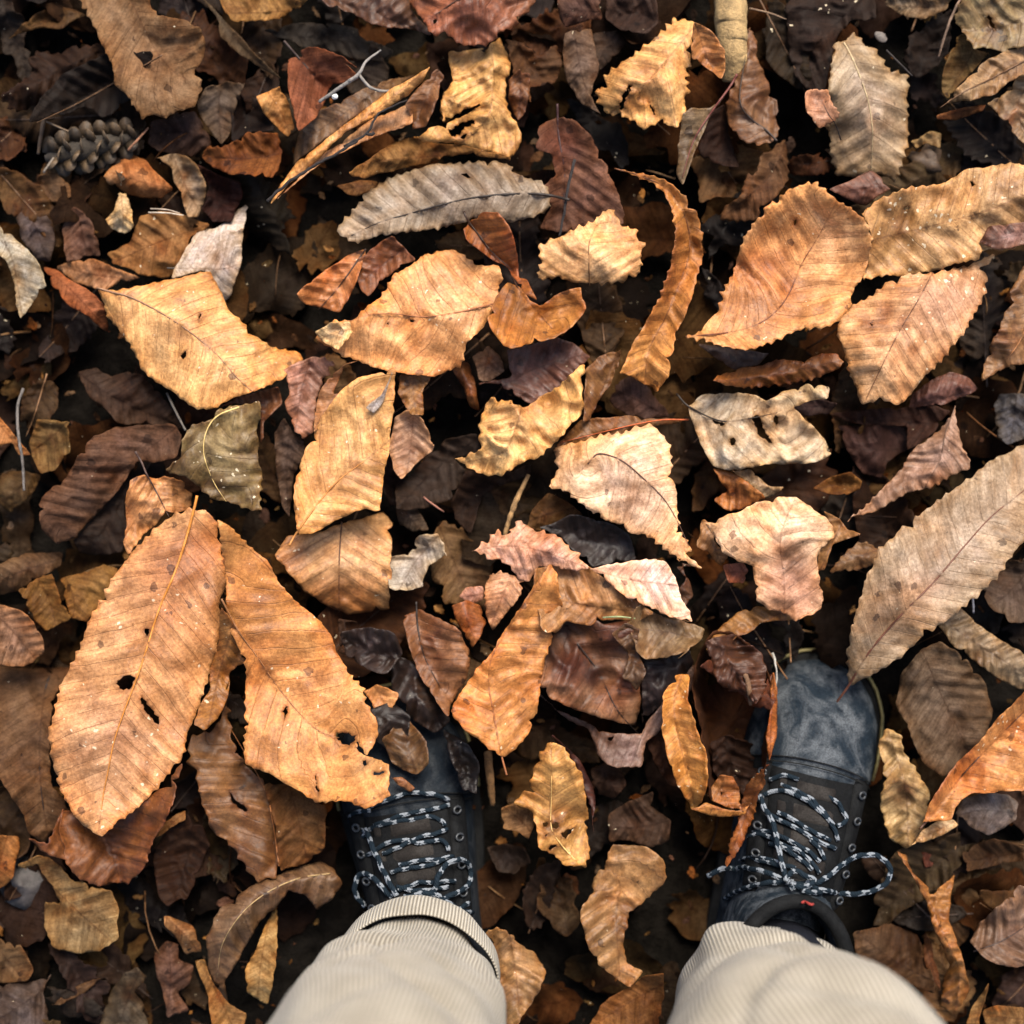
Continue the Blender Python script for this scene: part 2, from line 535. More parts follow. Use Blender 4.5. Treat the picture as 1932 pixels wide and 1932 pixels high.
    tints[:, 2] *= 1 + .30 * (1 - np.exp(-de / (size * .15 + 8)))
    tints[:, 1] *= 1 + .07 * (1 - np.exp(-de / (size * .15 + 8)))
    kf = S * (HC - zz) / HC
    V = np.stack([(V2[:, 0] - 966) * kf, (966 - V2[:, 1]) * kf, zz], 1)
    return V, F, uvs, tints, zfun, ml, ol

def build_leaf(outline, mid, col, z, o, label, seed, name='dead_leaf', group='fallen leaves lying on the forest floor', explicit_mid=False):
    V, F, uvs, tints, zfun, ml, ol = leaf_shape(outline, mid, z, o, seed)
    loc = (float(V[:, 0].mean()), float(V[:, 1].mean()), float(V[:, 2].min()))
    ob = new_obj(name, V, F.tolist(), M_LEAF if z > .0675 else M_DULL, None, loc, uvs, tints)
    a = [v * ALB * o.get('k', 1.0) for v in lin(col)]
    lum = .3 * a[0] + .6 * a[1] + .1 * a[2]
    f_ = min(1.25, (lum / .26) ** .36)               # deepens dark leaves further: damp, plus shade kept in their colour
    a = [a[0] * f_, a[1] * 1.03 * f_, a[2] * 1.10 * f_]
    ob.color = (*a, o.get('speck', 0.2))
    sm = ob.modifiers.new('thickness', 'SOLIDIFY')
    sm.thickness = 0.00045; sm.offset = -1
    tag(ob, label, 'leaf', group)
    if explicit_mid and o.get('rib', 1):
        zl = zfun(ml)
        n = len(ml)
        r0 = o.get('rr', 1.15) * 0.001
        P, R = [], []
        for i in range(n):
            x, y = world_xy(ml[i, 0], ml[i, 1], zl[i])
            P.append(Vector((x, y, max(0.004, zl[i] + r0 * 0.25))))
            R.append(r0 * (1 - 0.78 * i / (n - 1)))
        tv, tf, tu = tube_data(P, R, 6)
        rb = new_obj('midrib', tv, tf, M_RIB, ob)
        rc = lin(o.get('rcol', (95, 60, 35)))
        rb.color = (*[v * 0.75 for v in rc], 1)
    return ob, ol

def sheet(s):
    """'A:x,y x,y B:x,y' -> plan points; a bare list is on sheet W"""
    out, reg, cur = [], 'W', []
    for tok in s.split():
        if ':' in tok:
            if cur: out.append(pts(reg, ' '.join(cur)))
            reg, tok = tok.split(':'); cur = []
            if not tok: continue
        cur.append(tok)
    if cur: out.append(pts(reg, ' '.join(cur)))
    return np.vstack(out)

# outline, midrib (stalk end first), picture colour, height in cm, options, label
HEROES = [
# ---- top left
("A:420,-40 440,60 490,110 530,190 560,260 600,330 620,460 690,520 720,570 770,640 830,620 900,640 960,600 1050,580 1080,480 1075,420 1040,400 1090,330 1110,230 1080,160 1000,110 900,90 840,80 790,-40",
 "A:690,-30 790,180 860,300 940,390 1010,430", (146,112,76), 6.5, dict(fold=.2, rib=0, teeth=1.5, crum=5),
 "large tattered grey-brown leaf hanging in from the top edge, far left"),
("A:810,650 880,640 960,600 1050,600 1110,690 1140,780 1040,850 940,840 850,810 800,770", "", (96,70,54), 4.5, dict(teeth=1),
 "dull grey-brown leaf scrap just below the large tattered leaf"),
("A:1080,-20 1160,50 1210,110 1290,190 1350,270 1430,340 1520,430 1400,360 1300,300 1240,250 1190,200 1170,100", "A:1060,-20 1180,100 1290,230 1400,340 1540,450", (100,84,62), 5.5, dict(teeth=0, fold=.5, rib=0),
 "thin dark curved leaf sliver reaching down from the top edge"),
("A:1170,-40 1200,50 1260,120 1340,110 1420,110 1520,100 1600,60 1690,-40", "", (158,116,62), 6, dict(teeth=1),
 "golden-brown leaf cut off by the top edge, left of the big red-brown pair"),
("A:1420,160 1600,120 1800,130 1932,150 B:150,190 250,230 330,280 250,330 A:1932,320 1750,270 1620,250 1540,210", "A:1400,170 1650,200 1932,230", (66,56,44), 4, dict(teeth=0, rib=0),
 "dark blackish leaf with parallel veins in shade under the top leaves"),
("A:1550,330 1610,260 1700,250 1840,300 1932,370 B:50,330 130,400 A:1932,430 1820,460 1770,480 1750,550 1700,640 1610,710 1580,600 1550,480", "A:1530,220 1600,300 1690,400 1790,500", (150,92,62), 6.2, dict(fold=.6, teeth=0, rcol=(50,32,24), vein=26),
 "folded red-brown leaf with a dark crease, under the forked grey twig"),
("A:1380,520 1440,500 1510,460 1550,540 1590,700 1550,740 1500,690 1420,610", "", (200,150,92), 5.8, dict(teeth=0),
 "small bright tan leaf bit left of the folded red-brown leaf"),
("A:1060,560 1110,470 1200,440 1330,440 1290,520 1250,640 1240,720 1190,780 1130,700 1080,630", "A:1200,430 1180,560 1190,770", (112,92,72), 4.6, dict(teeth=0, rib=0),
 "dull grey leaf with a dark hole beside the large tattered leaf"),
("A:1090,850 1110,790 1210,790 1330,720 1390,710 1500,720 1520,820 1500,920 1460,960 1330,940 1230,940 1150,900", "", (140,82,34), 6.3, dict(fold=.5, tilt=(0,-.35), crum=6),
 "crumpled dark orange leaf left of the long golden strip"),
("A:1250,780 1245,560 1310,490 1420,540 1490,700 1400,710 1330,720", "", (52,30,16), 3.8, dict(curl=9, teeth=0),
 "nearly black cupped leaf with a thin orange rim"),
("A:550,960 610,890 640,850 700,830 780,860 850,930 930,1020 870,1070 770,1070 690,1050 640,1020 590,1000", "A:950,1020 800,990 600,930", (180,118,66), 5.5, dict(rib=0, teeth=0, fold=-.4, stain_shading=[(206,327,24,(1.5,1.9,2.6))]),
 "small shiny orange-brown leaf with a cream patch at its tip"),
("A:840,850 930,830 1010,840 1060,890 1110,980 1110,1060 1070,1170 1010,1170 980,1060 940,980 930,900", "", (156,132,102), 4.8, dict(teeth=0, crum=6),
 "pale beige crinkled leaf right of the small shiny orange leaf"),
("A:570,1190 620,1130 630,1040 680,1050 730,1170 720,1220 670,1260 600,1240", "", (206,180,132), 6, dict(crum=7, rag=2.2),
 "tiny cream-coloured papery husk leaf at the left"),
("A:80,1150 200,1090 270,1190 300,1300 270,1410 190,1400 110,1280", "", (100,84,76), 4.2, dict(teeth=0, crum=7),
 "crumpled mauve-grey leaf at the left above the pale edge leaf"),
("A:330,1200 400,1110 480,1160 530,1290 540,1380 470,1380 360,1420", "", (122,90,72), 4.3, dict(teeth=0, crum=6),
 "crumpled pinkish-brown leaf between mauve leaf and cream husk"),
("A:570,1370 700,1310 750,1160 860,1140 1010,1160 1130,1210 1080,1260 1030,1270 1000,1350 950,1480 880,1500 760,1480 690,1440 600,1420", "", (160,112,62), 4.9, dict(teeth=0, speck=.5),
 "broad rotting tan leaf lying behind the big golden leaf"),
("A:300,1440 420,1400 500,1390 580,1430 690,1470 760,1500 640,1530 560,1570 400,1520", "", (190,140,98), 5.3, dict(teeth=1),
 "peach-coloured leaf edge above the stalk of the big golden leaf"),
("A:920,1500 970,1400 1050,1260 1170,1220 1250,1170 1330,1090 1350,1080 1310,1240 1300,1400 1280,1480 1230,1640 1140,1640 1130,1470 1090,1460", "A:900,1445 1080,1448 1200,1450 1290,1425", (196,182,164), 5.9, dict(teeth=0, vein=24, rcol=(70,58,48), rr=.7, crum=2),
 "pale silvery grey leaf standing behind the big golden leaf"),
("A:-60,1200 0,1220 60,1260 140,1340 200,1400 230,1480 250,1540 180,1620 130,1700 110,1720 90,1640 70,1500 30,1400 -60,1330", "A:-60,1230 60,1380 120,1700", (178,166,140), 6.2, dict(teeth=0, rib=0),
 "smooth pale grey leaf cut off by the left edge"),
("A:230,1440 300,1450 400,1520 500,1580 560,1640 600,1800 560,1780 450,1690 360,1640 290,1560", "A:230,1440 380,1560 590,1790", (164,98,58), 6.6, dict(teeth=0, vein=20, rib=0, roll=(2.3,-.6)),
 "narrow red-brown leaf strip tucked under the big golden leaf"),
("183,545 215,548 260,540 330,525 398,512 410,540 430,580 470,620 510,655 565,665 570,680 545,700 535,715 510,725 470,740 430,755 400,772 365,770 330,740 285,715 262,690 262,680 245,650 225,625 205,600 195,570",
 "183,543 215,552 245,560 295,585 350,620 405,665 445,710 475,738", (226,168,98), 9.5, dict(fold=-.22, tilt=(.02,-.22), teeth=1.5, vein=27, rcol=(150,110,80), rr=.8, crum=3.5, speck=.55, bumps=[(440,690,60,-.5),(400,540,40,.5)], stain_shading=[(330,650,80,(1.15,1.2,1.3))], holes=[[(340,672),(352,662),(346,680)],[(371,598),(380,590),(378,606)]]),  # pale patch paints the lit part below the midrib
 "big golden leaf with dark stalk tip and pinholes, upper left"),
("A:40,220 130,170 220,150 330,160 400,110 460,80 420,60 330,30 230,50 120,130", "", (112,82,44), 3.6, dict(teeth=0, curl=8),
 "olive-brown leaf with a wavy rim in the dark top left corner"),
("A:1060,880 1180,950 1300,980 1310,1050 1250,1200 1150,1200 1090,1130 1130,1010", "", (84,46,34), 4.2, dict(crum=7, teeth=0),
 "dark maroon curled leaf above the pale silvery leaf"),
("A:200,950 300,930 370,980 390,1060 300,1090 230,1080", "A:200,940 300,1090", (124,92,60), 4, dict(teeth=0, vein=18, rib=0),
 "small ribbed olive leaf below the conifer cone"),
# ---- top middle
("B:-100,-40 400,-40 430,60 470,110 520,160 530,190 400,150 300,150 210,130 100,70 -20,40", "B:-60,-30 120,40 330,110 520,180", (118,80,52), 7.2, dict(teeth=0, rib=0, vein=40),
 "left and darker of the two big leaves at the top edge"),
("B:400,-40 410,20 430,40 480,110 520,170 540,190 610,200 680,230 730,250 830,240 870,220 900,170 960,160 1000,120 990,90 1030,80 1060,50 1110,-40", "B:760,-60 640,20 510,110", (160,104,66), 9.2, dict(rcol=(80,50,34), rr=.8, teeth=3.5, tilt=(0,.15), holes=[[(B_x,B_y) for B_x,B_y in ((817,40),(823,36),(826,42),(819,46))]], stain_shading=[(880,60,110,(1.05,.9,.95))]),
 "right and redder of the two big leaves at the top edge"),
("510,385 530,345 560,305 600,275 650,235 690,205 740,165 790,140 812,125 800,150 770,180 730,205 690,230 650,250 610,290 575,330 545,345 520,375", "512,388 560,330 620,272 700,214 810,128", (214,158,90), 8.8, dict(teeth=0, fold=-.7, rib=0, roll=(2.2,-.4), k=1.1),
 "long bright golden rolled leaf strip above the black twig"),
("575,225 620,200 690,165 740,150 790,140 690,205 600,272 552,312 556,280", "", (140,104,66), 7.4, dict(teeth=0, rib=0),
 "greyish tan leaf behind the long golden rolled strip"),
("560,340 600,298 640,270 700,225 775,195 780,230 760,240 700,260 640,290 600,312 570,335 520,378", "520,380 600,318 700,262 785,228", (206,154,104), 7.9, dict(teeth=0, fold=-.5, rib=0, tilt=(0,-.2)),
 "pinkish tan leaf strip along the lower side of the black twig"),
("B:390,560 500,430 560,370 600,410 570,520 540,600 500,680 430,700 420,620", "B:570,380 500,540 430,700", (146,94,46), 7.2, dict(teeth=0, rib=0),
 "brown leaf at the tip of the black twig, left of the torn golden leaf"),
("B:640,400 620,280 720,270 830,270 870,225 900,200 935,290 960,370 935,430 935,540 960,620 1005,690 1015,740 990,850 960,860 860,820 760,800 690,780 600,770 500,770 430,735 470,740 520,690 620,660 720,620 800,560 700,600 600,660 575,600 590,520 640,440",
 "B:850,230 870,400 860,500 840,620 760,720 660,790", (216,164,94), 8, dict(fold=-.35, rib=0, teeth=1.5, crum=7, vein=26, bumps=[(850,190,30,1.0),(820,255,22,.9)], holes=[sheet("B:620,705 690,665 760,640 762,668 705,692 690,722 640,742"), sheet("B:685,738 735,712 700,756")], stain_shading=[(760,140,60,(.75,.72,.7)),(755,190,45,(.8,.75,.72))]),
 "crumpled golden leaf with black torn holes, top middle"),
("B:90,930 230,830 300,780 440,730 500,770 700,780 860,820 960,860 900,852 700,830 520,880 330,920 180,960 110,950", "", (150,106,56), 6.6, dict(crum=7, teeth=0, tilt=(0,-.3)),
 "wrinkled olive-gold leaf between torn golden leaf and grey leaf"),
("B:950,430 1000,370 1060,400 1060,500 1040,600 1000,650 970,610 945,530", "", (152,96,48), 7, dict(teeth=0, fold=-.4),
 "small amber-brown leaf on the right flank of the torn golden leaf"),
("B:930,200 1010,230 1120,300 1200,240 1240,340 1200,450 1060,470 1070,560 980,420 960,330", "", (110,74,42), 5, dict(teeth=2),
 "dark brown leaf in shade right of the torn golden leaf"),
("B:1250,180 1300,160 1400,150 1420,280 1440,350 1400,470 1410,560 1450,620 1340,560 1260,440 1240,340", "B:1300,150 1330,350 1400,600", (124,98,76), 6, dict(teeth=0, rib=0),
 "grey-brown leaf left of the folded pale gold leaf, top"),
("B:1400,180 1540,160 1590,240 1500,330 1440,380 1410,290", "", (88,68,52), 5.2, dict(teeth=0),
 "dim grey-brown leaf behind the folded pale gold leaf"),
("B:1200,-30 1450,-30 1450,110 1380,110 1250,150 1220,90", "", (116,84,68), 6.4, dict(teeth=0, crum=4),
 "flat dull red-grey leaf patch at the top edge, middle"),
("B:1470,-30 1740,-30 1760,120 1700,180 1560,170 1470,100", "", (80,56,42), 5.6, dict(teeth=0, crum=5, speck=.5),
 "wet dark brown leaf at the top edge left of the bark stick"),
("1120,165 1155,130 1200,100 1255,55 1270,38 1310,40 1305,75 1305,110 1298,130 1295,150 1300,175 1290,185 1295,205 1280,240 1262,236 1250,225 1215,245 1195,230 1170,215 1145,215 1130,190", "1310,50 1260,110 1215,160 1150,215",
 (226,172,102), 9.6, dict(fold=-.3, rib=0, teeth=4, crum=4, tilt=(.1,-.1), bumps=[(1205,190,26,-.7)], stain_shading=[(1200,190,26,(.62,.5,.36))], holes=[sheet("B:1540,600 1555,530 1600,460 1622,452 1580,530 1562,598"), sheet("B:1690,530 1745,620 1730,622")]),  # dark patch paints the shade inside the curled opening
 "pale gold folded leaf with toothed lower edge and slits, upper right of centre"),
("1310,42 1340,55 1368,97 1368,125 1362,150 1330,125 1306,112 1304,78", "1312,44 1335,110 1362,150", (186,126,66), 8.6, dict(teeth=0, fold=.5, rib=0),
 "small brown side flap leaf touching the pale gold folded leaf"),
("1015,240 1055,220 1085,225 1115,255 1140,300 1165,360 1180,420 1130,450 1060,440 1020,430 1040,390 1025,350 1050,330 1040,290 1010,280", "B:1210,560 1215,700 1225,780 1250,950 1235,1200", (132,92,70), 6.4, dict(teeth=1.5, rr=1.0, rcol=(58,30,28), vein=24, stain_shading=[(1055,275,45,(.85,.7,.7))]),
 "mauve-brown ribbed leaf right of the grey leaf, with dark red stalk"),
("B:20,1250 50,1190 150,1090 160,1050 300,970 420,920 550,880 680,880 800,860 900,870 980,890 1010,950 1040,960 1100,970 1160,1000 1170,1060 1170,1130 1090,1170 960,1190 900,1170 760,1170 700,1200 560,1230 400,1250 250,1270 120,1310 60,1280",
 "B:1275,1078 1150,1050 1000,1045 800,1060 600,1100 420,1150 250,1200 100,1270", (160,140,112), 8.2, dict(fold=-.32, teeth=2.5, vein=34, cor=2.2, rcol=(45,34,26), rr=1.1, tilt=(0,-.1), holes=[sheet("B:690,940 720,935 750,960 720,965")]),
 "long taupe-grey leaf lying crosswise with dark midrib, upper middle"),
("B:700,1230 740,1180 800,1145 890,1150 950,1210 980,1300 1000,1380 1000,1500 1040,1510 1080,1570 1100,1620 1040,1580 1000,1530 930,1440 860,1400 780,1340 720,1290", "B:705,1140 730,1190 790,1270 860,1360 960,1450", (172,100,38), 9.6, dict(fold=.9, teeth=0, rcol=(55,32,16), rr=.9, roll=(.9,-.5)),
 "curled orange-brown leaf below the taupe-grey leaf's middle"),
("B:1100,1500 1130,1420 1105,1330 1200,1290 1320,1230 1420,1180 1490,1130 1530,1170 1555,1220 1635,1240 1640,1300 1685,1310 1660,1370 1675,1430 1640,1490 1550,1520 1430,1530 1330,1525 1220,1500", "B:1385,1540 1380,1400 1385,1300 1440,1180",
 (222,174,116), 9.4, dict(fold=-.1, teeth=2.5, rr=.45, rcol=(120,84,50), vein=22, roll=(1.57,-1.0), tilt=(0,.05), crum=2.5, stain_shading=[(1120,505,60,(1.1,1.12,1.15)),(1060,500,40,(.9,.82,.7))]),
 "light tan fan-veined leaf with a jagged peak, centre top"),
("1165,320 1190,322 1230,330 1262,342 1290,366 1315,400 1328,440 1325,490 1312,540 1300,580 1275,630 1270,680 1262,710 1240,740 1220,725 1190,710 1168,705 1185,670 1200,640 1225,600 1245,560 1260,520 1270,480 1275,440 1270,400 1255,365 1230,345 1195,330",
 "1160,318 1215,334 1265,362 1296,420 1300,480 1280,540 1255,600 1225,660 1215,730", (198,132,62), 8.6, dict(fold=.75, teeth=2, rr=.6, rcol=(120,70,34), roll=(0,-.5), stain_shading=[(1225,680,60,(1.15,1.25,1.4)),(1270,450,30,(.7,.6,.5))]),  # dark patch paints the shade on the hook's inner side
 "long hook-shaped amber leaf curling down right of centre"),
("593,640 630,605 665,605 690,580 720,560 740,520 790,490 800,480 850,470 875,480 900,500 940,500 950,530 935,580 910,620 880,650 870,690 820,710 760,705 700,690 650,672 620,655",
 "935,572 905,580 860,590 800,598 740,592 680,598 620,630", (224,162,98), 9.8, dict(fold=-.16, tilt=(.02,-.1), teeth=2.5, rr=.6, rcol=(150,90,50), vein=32, speck=.6, crum=4.5, stain_shading=[(830,560,70,(1.1,1.12,1.2)),(700,560,45,(.92,.8,.62))], holes=[sheet("B:410,1720 440,1725 425,1740"), sheet("B:285,1745 300,1735 297,1752")]),
 "big golden-tan leaf with veined face at picture centre-left"),
("593,626 625,606 662,606 668,628 640,662 622,652", "", (228,194,138), 10.4, dict(crum=7, rag=2.5, teeth=0, speck=.9),
 "tattered cream leaf tip at the left end of the central tan leaf"),
("B:830,1720 880,1600 940,1520 1010,1540 1060,1620 1120,1650 1200,1590 1340,1545 1350,1610 1370,1660 1330,1720 1240,1800 1130,1840 960,1880 920,1860 870,1800", "B:960,1480 1010,1570 1110,1690 1180,1770", (190,122,50), 8.4, dict(fold=.4, teeth=0, rr=.7, rcol=(80,46,20), tilt=(-.05,-.25), curl=6),
 "amber boat-shaped leaf right of the central tan leaf"),
("556,556 600,520 660,480 690,470 690,490 680,510 660,560 640,590 610,582 575,575", "690,470 640,540 600,585", (196,124,66), 7.6, dict(teeth=0, fold=.3, rr=.7, rcol=(60,36,20)),
 "small folded orange leaf left of the central tan leaf"),
("660,500 700,470 740,445 785,490 760,500 720,530 695,560 682,550", "", (158,100,58), 7, dict(teeth=0),
 "dull orange leaf wedge behind the central tan leaf"),
("B:20,1000 150,970 240,980 240,1010 130,1060 80,1050", "", (140,98,54), 5.8, dict(teeth=0),
 "small brown leaf bit left of the taupe-grey leaf's upper end"),
# ---- top right
("C:430,230 450,130 490,220 490,310 540,420 600,560 590,640 620,700 590,750 500,790 400,750 340,680 330,560 370,460 390,350", "C:600,760 540,700 460,640 400,540 430,300", (142,98,58), 6.8, dict(teeth=1.5, rr=.9, rcol=(50,36,26)),
 "brown pointed leaf just below the bark stick"),
("C:650,-40 1130,-40 1140,100 1000,110 930,200 900,300 880,400 850,480 760,480 700,400 670,300 650,200", "", (68,50,38), 5, dict(teeth=0, crum=5, speck=.6),
 "very dark wet leaf behind the pale speckled leaf, top right"),
("C:900,240 980,220 1010,170 1060,210 1110,240 1170,320 1210,380 1300,400 1310,470 1300,560 1310,650 1300,750 1280,850 1240,980 1170,940 1100,940 1010,960 930,950 910,870 890,800 890,740 860,690 860,560 890,400", "C:960,230 1000,300 1050,420 1090,540 1115,700 1110,930", (172,146,108), 7.4, dict(fold=-.12, teeth=2.5, rr=.8, rcol=(190,165,125), vein=36, cor=1.4, speck=.5),
 "upright pale grey-tan leaf with cream midrib, upper right"),
("C:750,500 790,470 830,490 870,480 900,560 940,620 900,660 830,690 790,650 755,590", "C:945,755 915,670 880,620 840,540", (206,150,110), 9, dict(teeth=2.5, per=12, rr=.6, rcol=(40,28,20), vein=16, crum=2),
 "tiny round pinkish-orange toothed leaf lying on the pale leaf's edge"),
("C:70,780 90,620 140,580 240,580 330,500 260,600 220,680 160,800 120,930 90,1000 55,930 70,850", "C:385,400 345,470 250,600 150,760 90,960", (138,112,76), 8, dict(teeth=0, fold=.4, rr=1.0, rcol=(110,55,45)),
 "narrow drooping olive-grey leaf with red stalk, below the bark stick"),
("C:250,600 320,560 350,750 400,900 300,900 200,850 170,800", "C:320,560 300,740 350,900", (76,48,32), 5, dict(teeth=0, rib=0),
 "dark chocolate leaf right of the drooping olive-grey leaf"),
("C:290,1180 310,1120 400,1060 440,930 500,920 510,840 640,750 660,850 660,970 600,1060 530,1110 500,1180 380,1200", "C:650,760 560,950 300,1180", (122,86,54), 6.2, dict(teeth=4, rib=0, vein=24, cor=2),
 "spiky dull brown leaf above the bright orange leaf"),
("C:880,1020 980,980 1110,915 1170,960 1220,1020 1140,1060 1080,1110 1030,1100 950,1060", "", (142,98,78), 8.2, dict(teeth=0, fold=-.3),
 "rolled mauve-brown flap between pale leaf and orange leaf"),
("C:110,1815 190,1780 280,1680 300,1590 370,1460 420,1290 480,1190 530,1160 540,1110 610,1090 640,1040 700,1010 760,990 800,980 900,1060 1000,1130 1080,1190 1110,1300 1090,1400 1060,1510 1000,1590 1010,1640 960,1700 890,1760 760,1770 660,1800 560,1850 440,1885 300,1870 200,1830",
 "C:110,1815 350,1790 530,1730 650,1610 730,1430 820,1280 910,1110", (220,160,96), 9.7, dict(fold=.16, tilt=(.05,-.06), teeth=3, rr=.7, rcol=(110,60,34), vein=27, cor=1.5, crum=3.5, speck=.4, stain_shading=[(1590,440,90,(1.12,1.2,1.35)),(1430,560,100,(.8,.68,.58))], holes=[sheet("C:690,1190 708,1185 702,1222")]),  # patches paint the lit upper right and the shaded hollow lower left
 "bright orange broad leaf with jagged upper edge, right of centre"),
("C:1060,1150 1150,1080 1250,1030 1400,1000 1520,980 1620,920 1780,890 1890,880 2000,900 2050,1250 1932,1290 1880,1340 1790,1350 1700,1350 1690,1400 1560,1420 1450,1460 1330,1490 1200,1480 1060,1520 1090,1420 1110,1290 1090,1200", "C:1090,1300 1300,1250 1500,1200 1750,1130 2040,1000",
 (206,160,102), 9, dict(fold=-.12, teeth=1.5, rib=0, crum=5, speck=.75, bumps=[(1800,400,60,.5),(1690,440,50,-.4)], stain_shading=[(1680,430,70,(.88,.82,.66))], holes=[sheet("C:1270,1125 1310,1105 1318,1130 1285,1135"), sheet("C:1640,980 1665,990 1650,1008")]),
 "mustard-tan blotchy leaf with white spots at the right edge"),
("C:1690,1310 1740,1220 1932,1195 2010,1200 2010,1310 1932,1320 1800,1345", "", (150,106,84), 10, dict(teeth=0, crum=4),
 "mauve leaf fragment lying on the mustard-tan leaf at the right edge"),
("1585,598 1610,575 1640,560 1680,525 1720,515 1770,515 1830,500 1875,478 1868,520 1850,575 1825,620 1790,665 1755,700 1720,740 1695,762 1660,755 1625,762 1615,730 1600,700 1590,660 1580,625", "C:1440,1470 1360,1620 1270,1770 F:1180,150 1080,360", (230,176,118), 10, dict(fold=-.12, teeth=2.5, rr=.5, rcol=(110,70,44), vein=28, cor=1.6, speck=.7, crum=3, stain_shading=[(1800,560,80,(.72,.68,.78)),(1640,690,60,(1.1,1.15,1.2))], holes=[sheet("C:1100,1745 1118,1745 1110,1765")]),
 "cream-and-mauve leaf with parallel veins below the mustard leaf"),
("C:1560,120 1600,-40 2000,-40 2000,250 1932,260 1850,260 1840,290 1720,260 1660,250 1620,180", "C:1990,60 1800,150 1600,170", (152,128,82), 7, dict(teeth=2, rib=0, holes=[sheet("C:1730,90 1750,85 1785,165 1770,172")]),
 "olive-tan leaf in the top right corner with a slit"),
("C:1490,420 1560,200 1620,180 1680,270 1760,290 1700,330 1600,440 1520,540 1490,500", "", (130,104,62), 5.8, dict(teeth=0),
 "dull olive leaf under the corner leaf, top right"),
("C:1510,555 1600,450 1700,340 1850,270 2000,240 2000,390 1932,400 1850,440 1770,510 1650,540", "C:2000,290 1800,400 1600,500 1480,580", (166,130,84), 7.8, dict(teeth=0, rr=.7, rcol=(110,75,45)),
 "tan wedge-shaped leaf pointing left from the right edge, near the top"),
("C:1730,560 1850,480 1900,410 2000,380 2000,800 1932,780 1880,720 1850,650 1810,640 1780,600", "C:1990,420 1900,560 1940,760", (156,126,86), 7, dict(teeth=2, rib=0),
 "grey-tan leaf at the right edge under the tan wedge leaf"),
("C:1180,20 1210,-40 1560,-40 1520,50 1400,100 1280,90", "", (138,116,88), 6, dict(teeth=0),
 "grey-tan leaf cut off by the top edge, between dark leaf and corner leaf"),
("C:1800,1780 1850,1640 1860,1560 1932,1430 2010,1400 2010,1932 F:1932,170 1800,200 1700,270 1720,150 1760,50", "C:2000,1600 F:1900,60 1760,220", (156,114,68), 7.4, dict(teeth=2, rr=.7, rcol=(160,105,60)),
 "ribbed brown leaf cut off by the right edge, mid height"),
("C:1320,760 1430,705 1490,720 1480,800 1400,770 1350,800", "", (176,142,92), 5, dict(teeth=0),
 "little pale tan leaf curl above the mustard-tan leaf"),
("C:1450,990 1560,850 1700,760 1800,770 1890,880 1620,930 1520,985", "", (60,50,46), 3.6, dict(teeth=0),
 "blackish leaf in the hollow above the mustard-tan leaf"),
("C:1460,620 1600,580 1730,560 1710,600 1560,650 1465,645", "", (132,84,44), 6.4, dict(teeth=0, fold=-.4),
 "thin rusty leaf strip right of the pale grey-tan leaf"),
# ---- left middle
("365,960 395,965 408,985 412,1020 422,1060 425,1110 415,1140 420,1180 410,1220 398,1260 385,1300 372,1340 355,1380 345,1420 320,1460 292,1490 270,1515 230,1545 200,1570 185,1577 160,1560 135,1535 118,1500 105,1470 95,1420 92,1380 105,1330 115,1290 135,1255 155,1210 170,1170 190,1130 215,1085 245,1050 270,1020 300,990 330,970",
 "372,935 365,965 350,1020 330,1080 300,1150 278,1220 258,1280 235,1340 215,1400 205,1450 195,1500 185,1575", (216,158,100), 10.2, dict(fold=-.1, tilt=(-.02,-.04), teeth=2.6, per=22, rr=1.1, rcol=(205,130,50), vein=33, cor=1.1, crum=3, speck=.65,
   stain_shading=[(330,1080,75,(.92,.78,.7)),(215,1400,90,(1.06,1.1,1.22)),(395,1030,50,(.85,.7,.55))],
   holes=[[(218,1285),(245,1272),(255,1280),(252,1290),(246,1299),(225,1302)], [(264,1312),(285,1337),(298,1352),(301,1368),(288,1360),(272,1338)], sheet("D:780,1600 800,1590 803,1630 788,1638")]),
 "largest pointed orange-tan leaf with square hole and yellow midrib, lower left"),
("D:690,1200 665,1130 680,1050 670,900 700,800 770,760 830,790 900,780 1000,800 1040,880 1030,960 900,980 820,1050 750,1120", "D:730,640 765,700 790,760 850,870 910,990", (214,152,92), 9.2, dict(teeth=1, rr=1.0, rcol=(70,48,38), rib=1, roll=(0,-.4)),
 "rounded orange leaf base with black stalk, behind the largest leaf's top"),
("410,980 430,990 470,1030 505,1060 530,1105 560,1135 600,1170 625,1200 645,1250 665,1280 685,1300 690,1325 710,1360 712,1385 700,1412 692,1425 682,1410 672,1398 676,1418 700,1428 735,1440 737,1470 730,1490 735,1500 715,1515 690,1525 650,1510 600,1515 560,1490 510,1460 460,1440 460,1380 465,1310 462,1250 440,1200 425,1160 428,1120 422,1060",
 "418,1130 450,1190 490,1245 520,1290 560,1340 600,1378 640,1392", (220,154,84), 9.4, dict(fold=.1, tilt=(0,-.1), teeth=2.2, rr=.7, rcol=(150,100,60), vein=36, crum=3.5, speck=.5, cor=.8,
   stain_shading=[(520,1160,80,(.8,.74,.66)),(640,1300,60,(1.08,1.12,1.2)),(470,1100,60,(.88,.78,.66)),(700,1440,40,(.95,1.1,1.35))],
   holes=[sheet("H:430,365 470,358 540,380 530,400 500,432 450,410"), sheet("H:570,520 590,510 602,525 585,540"), sheet("H:540,445 575,440 560,470"), sheet("H:620,574 700,570 690,584 640,586"), sheet("H:148,240 172,212 165,260 150,295"), sheet("H:318,580 326,640 345,690 328,680")]),
 "second large orange leaf with torn right tip and holes, lower left"),
